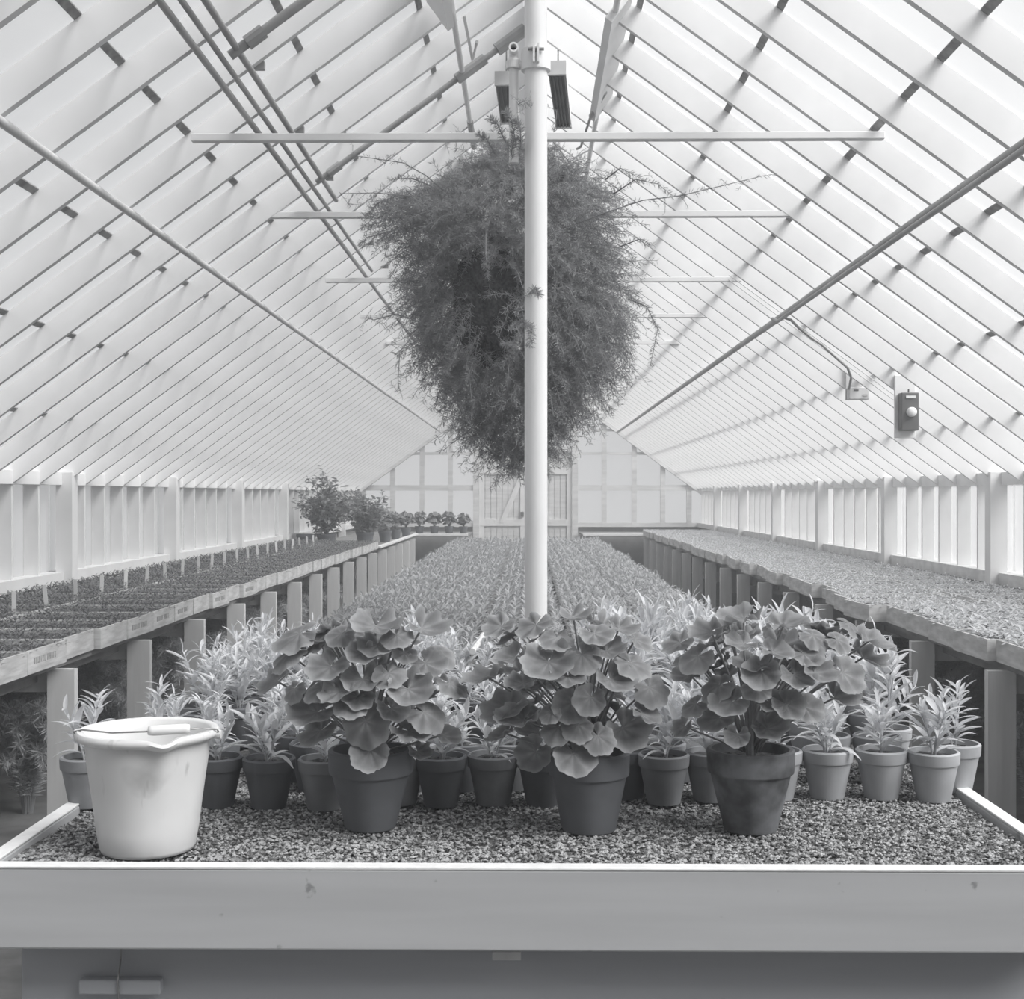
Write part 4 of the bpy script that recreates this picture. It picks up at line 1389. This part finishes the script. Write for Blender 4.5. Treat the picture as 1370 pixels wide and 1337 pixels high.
    for j in range(nv):
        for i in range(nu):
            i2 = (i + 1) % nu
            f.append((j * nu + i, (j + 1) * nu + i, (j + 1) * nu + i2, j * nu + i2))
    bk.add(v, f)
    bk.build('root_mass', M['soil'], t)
    hp = P(688, 150, 5.06)
    hw = MB().tube([np.array(hp) - org, np.array(P(688, 165, 5.3)) - org, c + np.array((0, 0, 0.5)), c + np.array((0, 0, 0.0))], 0.003, 6)
    hw.build('hanger', M['wire'], t)
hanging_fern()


# ================================================================== FERNS UNDER THE BENCHES
def fern_mesh(seed, h, spread):
    r = np.random.default_rng(seed)
    Ms, Ls = [], []
    st = MB()
    for k in range(70):
        az = r.uniform(0, 2 * PI)
        hh = h * r.uniform(0.55, 1.05)
        rad = spread * r.uniform(0.2, 1.0)
        tip = np.array((rad * math.cos(az), rad * math.sin(az), hh * 0.75))
        mid = np.array((rad * 0.35 * math.cos(az), rad * 0.35 * math.sin(az), hh))
        path = bez((0.02 * math.cos(az), 0.02 * math.sin(az), 0), mid, tip, 9)
        st.tube(path, 0.0018, 3, cap=False)
        sprig_needles(path[1:], r, 24, 0.045, 1, Ms, Ls)
    fo = MB(); fo.many(needle_v, needle_f, np.concatenate(Ms), np.concatenate(Ls), 0)
    return fo.mesh('fronds', M['underfern']), st.mesh('stems', M['underfern'])


FM = [fern_mesh(60 + i, h, s) for i, (h, s) in enumerate(((0.62, 0.23), (0.68, 0.22), (0.56, 0.23)))]
def fern(x, y, lb, gp, i, sc=1.0):
    t = thing('fern_clump', lb, 'fern', (x, y, 0.0), random.uniform(0, 6), gp)
    a, b = FM[i % 3]
    link('fronds', a, t); link('stems', b, t)
    t.scale = (sc, sc, sc)
i = 0
for k in range(-1, 9):
    y = 5.36 + 1.07 * k + 0.56
    for x in (-2.28, -2.80):
        if k < 1: lb = 'feathery dark fern clump under the left bench, %s bay, %s side' % (('nearest', 'second')[k + 1], 'aisle' if x > -2.5 else 'wall')
        else: lb = 'feathery dark fern clump in the shade under the left bench'
        fern(x, y, lb, 'fern clumps under the left bench', i, random.uniform(0.95, 1.1)); i += 1
for k in range(-1, 5):
    y = 5.36 + 1.07 * k + 0.56
    for x in (2.28, 2.80):
        if k < 1: lb = 'feathery dark fern clump under the right bench, %s bay, %s side' % (('nearest', 'second')[k + 1], 'aisle' if x < 2.5 else 'wall')
        else: lb = 'feathery dark fern clump in the shade under the right bench'
        fern(x, y, lb, 'fern clumps under the right bench', i, random.uniform(0.8, 0.95)); i += 1
# heating pipes along the side walls under the benches
for side, nm in ((-1, 'left'), (1, 'right')):
    for z, hh in ((0.42, 'lower'), (0.58, 'upper')):
        pipe('heating_pipe', [(side * 3.13, YBACK + 0.3, z), (side * 3.13, YEND - 0.4, z)], 0.03, M['pipe'], '%s grey heating pipe along the %s wall under the bench' % (hh, nm), 'pipe')

# ================================================================== FAR LEFT SHRUBS AND GERANIUMS
def shrub_mesh(seed, h, w, nleaf, L):
    r = np.random.default_rng(seed)
    Ms, Ls = [], []
    st = MB()
    for k in range(26):
        az = r.uniform(0, 2 * PI)
        rad = w * math.sqrt(r.uniform(0.05, 1))
        hh = h * (1 - 0.45 * (rad / w) ** 2) * r.uniform(0.45, 1.0)
        tip = np.array((rad * math.cos(az), rad * math.sin(az), hh))
        path = bez((0, 0, 0), (tip[0] * 0.3, tip[1] * 0.3, hh * 0.7), tip, 8)
        st.tube(path, np.linspace(0.007, 0.002, 8), 4, cap=False)
        for q in range(nleaf // 26):
            i0 = r.integers(2, 8)
            p = path[i0] + r.normal(size=3) * 0.045
            d = r.normal(size=3) + np.array((math.cos(az), math.sin(az), 0.1))
            nm = np.array((0, 0, 1.0)) + r.normal(size=3) * 0.5
            Ms.append(rot_from(nm, d) * L * r.uniform(0.7, 1.3)); Ls.append(p)
    v, f = LN[0]
    fo = MB(); fo.many(v * np.array([1.6, 1, 1]), f, np.array(Ms), np.array(Ls), 0)
    return fo.mesh('foliage', M['shrub'], True), st.mesh('stems', M['stem'])


BP = pot_mesh('pot', 0.17, 0.13, 0.10, 0.04, M['clay_dark'], 28)
for (px, py_top, Y, w, lb, sd) in ((436, 622, 17.3, 0.42, 'tall bushy shrub at the far end of the left bench, taller of the pair', 71),
                               (488, 648, 18.2, 0.36, 'shorter bushy shrub in a dark pot at the far end of the left bench', 72)):
    x = (px - VX) / F * Y
    top = EYE + (VY - py_top) / F * Y
    t = thing('potted_shrub', lb, 'shrub', (x, Y, ZD + 0.001), 0)
    link('pot', BP, t)
    fm, sm_ = shrub_mesh(sd, top - ZD - 0.13, w, 2300, 0.085)
    for nm, me in (('foliage', fm), ('stems', sm_)):
        o = link(nm, me, t); o.location = (0, 0, 0.13)
    link('soil', soil_mesh(0.11, 0.145, 16), t)
for (px, Y, s, lb) in ((409, 17.2, 1.0, 'dark wide pot at the left foot of the tall far shrub'),):
    t = thing('clay_pot', lb, 'pot', ((px - VX) / F * Y, Y, ZD + 0.001)); link('wall', BP, t); link('soil', soil_mesh(0.11, 0.145, 16), t)


def small_geranium(seed):
    r = random.Random(seed)
    mb, st = MB(), MB()
    for k in range(46):
        a = r.uniform(0, 2 * PI); u = r.uniform(0, 1)
        z = 0.06 + 0.20 * u
        rad = 0.135 * math.sqrt(max(0.04, 1 - ((u - 0.4) / 0.65) ** 2)) * r.uniform(0.4, 1)
        p = np.array((rad * math.cos(a), rad * math.sin(a), z))
        add_leaf(mb, r.randrange(len(GL)), p, (math.cos(a) * 0.7, math.sin(a) * 0.7, 0.7), (math.cos(a), math.sin(a), -0.5), r.uniform(0.07, 0.10))
        st.tube(bez((0, 0, -0.02), (p[0] * 0.3, p[1] * 0.3, z * 0.8), p, 4), 0.003, 4, cap=False)
    return mb.mesh('foliage', M['geranium'], True, True), st.mesh('stems', M['gstem'])
SG = [small_geranium(80), small_geranium(81)]
GP = pot_mesh('pot', 0.15, 0.085, 0.06, 0.04, M['clay_dark'], 24)
GS = soil_mesh(0.07, 0.135, 14)
far = [(515, 18.9, 1.15, 'bushy potted geranium on the left bench just right of the far shrubs'),
       (529, 20.3, 1.0, 'first potted geranium after the bushy one on the far left bench rail'),
       (543, 21.6, 1.0, 'potted geranium at the far left bench corner, above the white rail corner'),
       (561, 22.75, 0.95, 'first potted geranium from the left on the far cross bench'),
       (581, 22.75, 0.95, 'second potted geranium from the left on the far cross bench'),
       (601, 22.75, 0.95, 'third potted geranium from the left on the far cross bench'),
       (620, 22.8, 0.9, 'potted geranium nearest the door on the far cross bench')]
for i, (px, Y, s, lb) in enumerate(far):
    t = thing('potted_geranium', lb, 'potted plant', ((px - VX) / F * Y, Y, ZD + 0.001), random.uniform(0, 6), 'geraniums at the far left end')
    link('pot', GP, t); link('soil', GS, t)
    for nm, me in zip(('foliage', 'stems'), SG[i % 2]):
        o = link(nm, me, t); o.location = (0, 0, 0.14)
    t.scale = (s, s, s)

# ================================================================== HAZE ADDED INSIDE THE HOUSE, PARTLY FOR LENS FLARE
hz, hnt, hout = new_mat('damp_haze')
vs_ = hnt.nodes.new('ShaderNodeVolumeScatter')
vs_.inputs['Density'].default_value = 0.014
vs_.inputs['Color'].default_value = (0.95, 0.97, 1.0, 1)
hnt.links.new(vs_.outputs['Volume'], hout.inputs['Volume'])
pr_ = [(-HALF - 0.3, -0.05), (HALF + 0.3, -0.05), (HALF + 0.3, ZE - 0.1), (0.0, APEX + 0.25), (-HALF - 0.3, ZE - 0.1)]
vv = [(x, y, z) for y in (YBACK - 0.3, YEND + 0.3) for x, z in pr_]
hb = MB().add(vv, [(0, 1, 2, 3, 4), (9, 8, 7, 6, 5)] + [(i, i + 5, (i + 1) % 5 + 5, (i + 1) % 5) for i in range(5)])
ho = hb.build('haze', hz)
tag(ho, 'thin damp haze filling the greenhouse', 'haze', kind='stuff')

# ================================================================== LIGHT
wd = bpy.data.worlds.new('World')
SC.world = wd
wd.use_nodes = True
nt = wd.node_tree
nt.nodes.clear()
wo = nt.nodes.new('ShaderNodeOutputWorld')
bg = nt.nodes.new('ShaderNodeBackground')
bg.inputs['Color'].default_value = (0.97, 0.98, 1.0, 1)
bg.inputs['Strength'].default_value = 0.80
nt.links.new(bg.outputs['Background'], wo.inputs['Surface'])
sn = bpy.data.lights.new('sun', 'SUN')
sn.energy = 9.0
sn.angle = math.radians(40)
so = bpy.data.objects.new('sun', sn)
COL.objects.link(so)
so.location = (8, -4, 12)
so.rotation_euler = Vector((-0.62, 0.34, -0.76)).to_track_quat('-Z', 'Y').to_euler()

# ================================================================== CAMERA
cd_ = bpy.data.cameras.new('camera')
cam = bpy.data.objects.new('camera', cd_)
COL.objects.link(cam)
cam.location = (0, 0, EYE)
cam.rotation_euler = (PI / 2, 0, YAW)
cd_.sensor_width = 36
cd_.sensor_fit = 'HORIZONTAL'
cd_.lens = 36 * F / 1370.0
cd_.shift_y = -(1337 / 2 - VY) / 1370.0
cd_.clip_end = 200
SC.camera = cam
SC.view_settings.view_transform = 'Standard'
SC.view_settings.look = 'None'
SC.view_settings.gamma = 1
SC.view_settings.exposure = -0.17
cy = SC.cycles
cy.max_bounces = 8
cy.diffuse_bounces = 5
cy.glossy_bounces = 2
cy.transmission_bounces = 4
cy.transparent_max_bounces = 12
cy.use_denoising = True
cy.caustics_reflective = False
cy.caustics_refractive = False
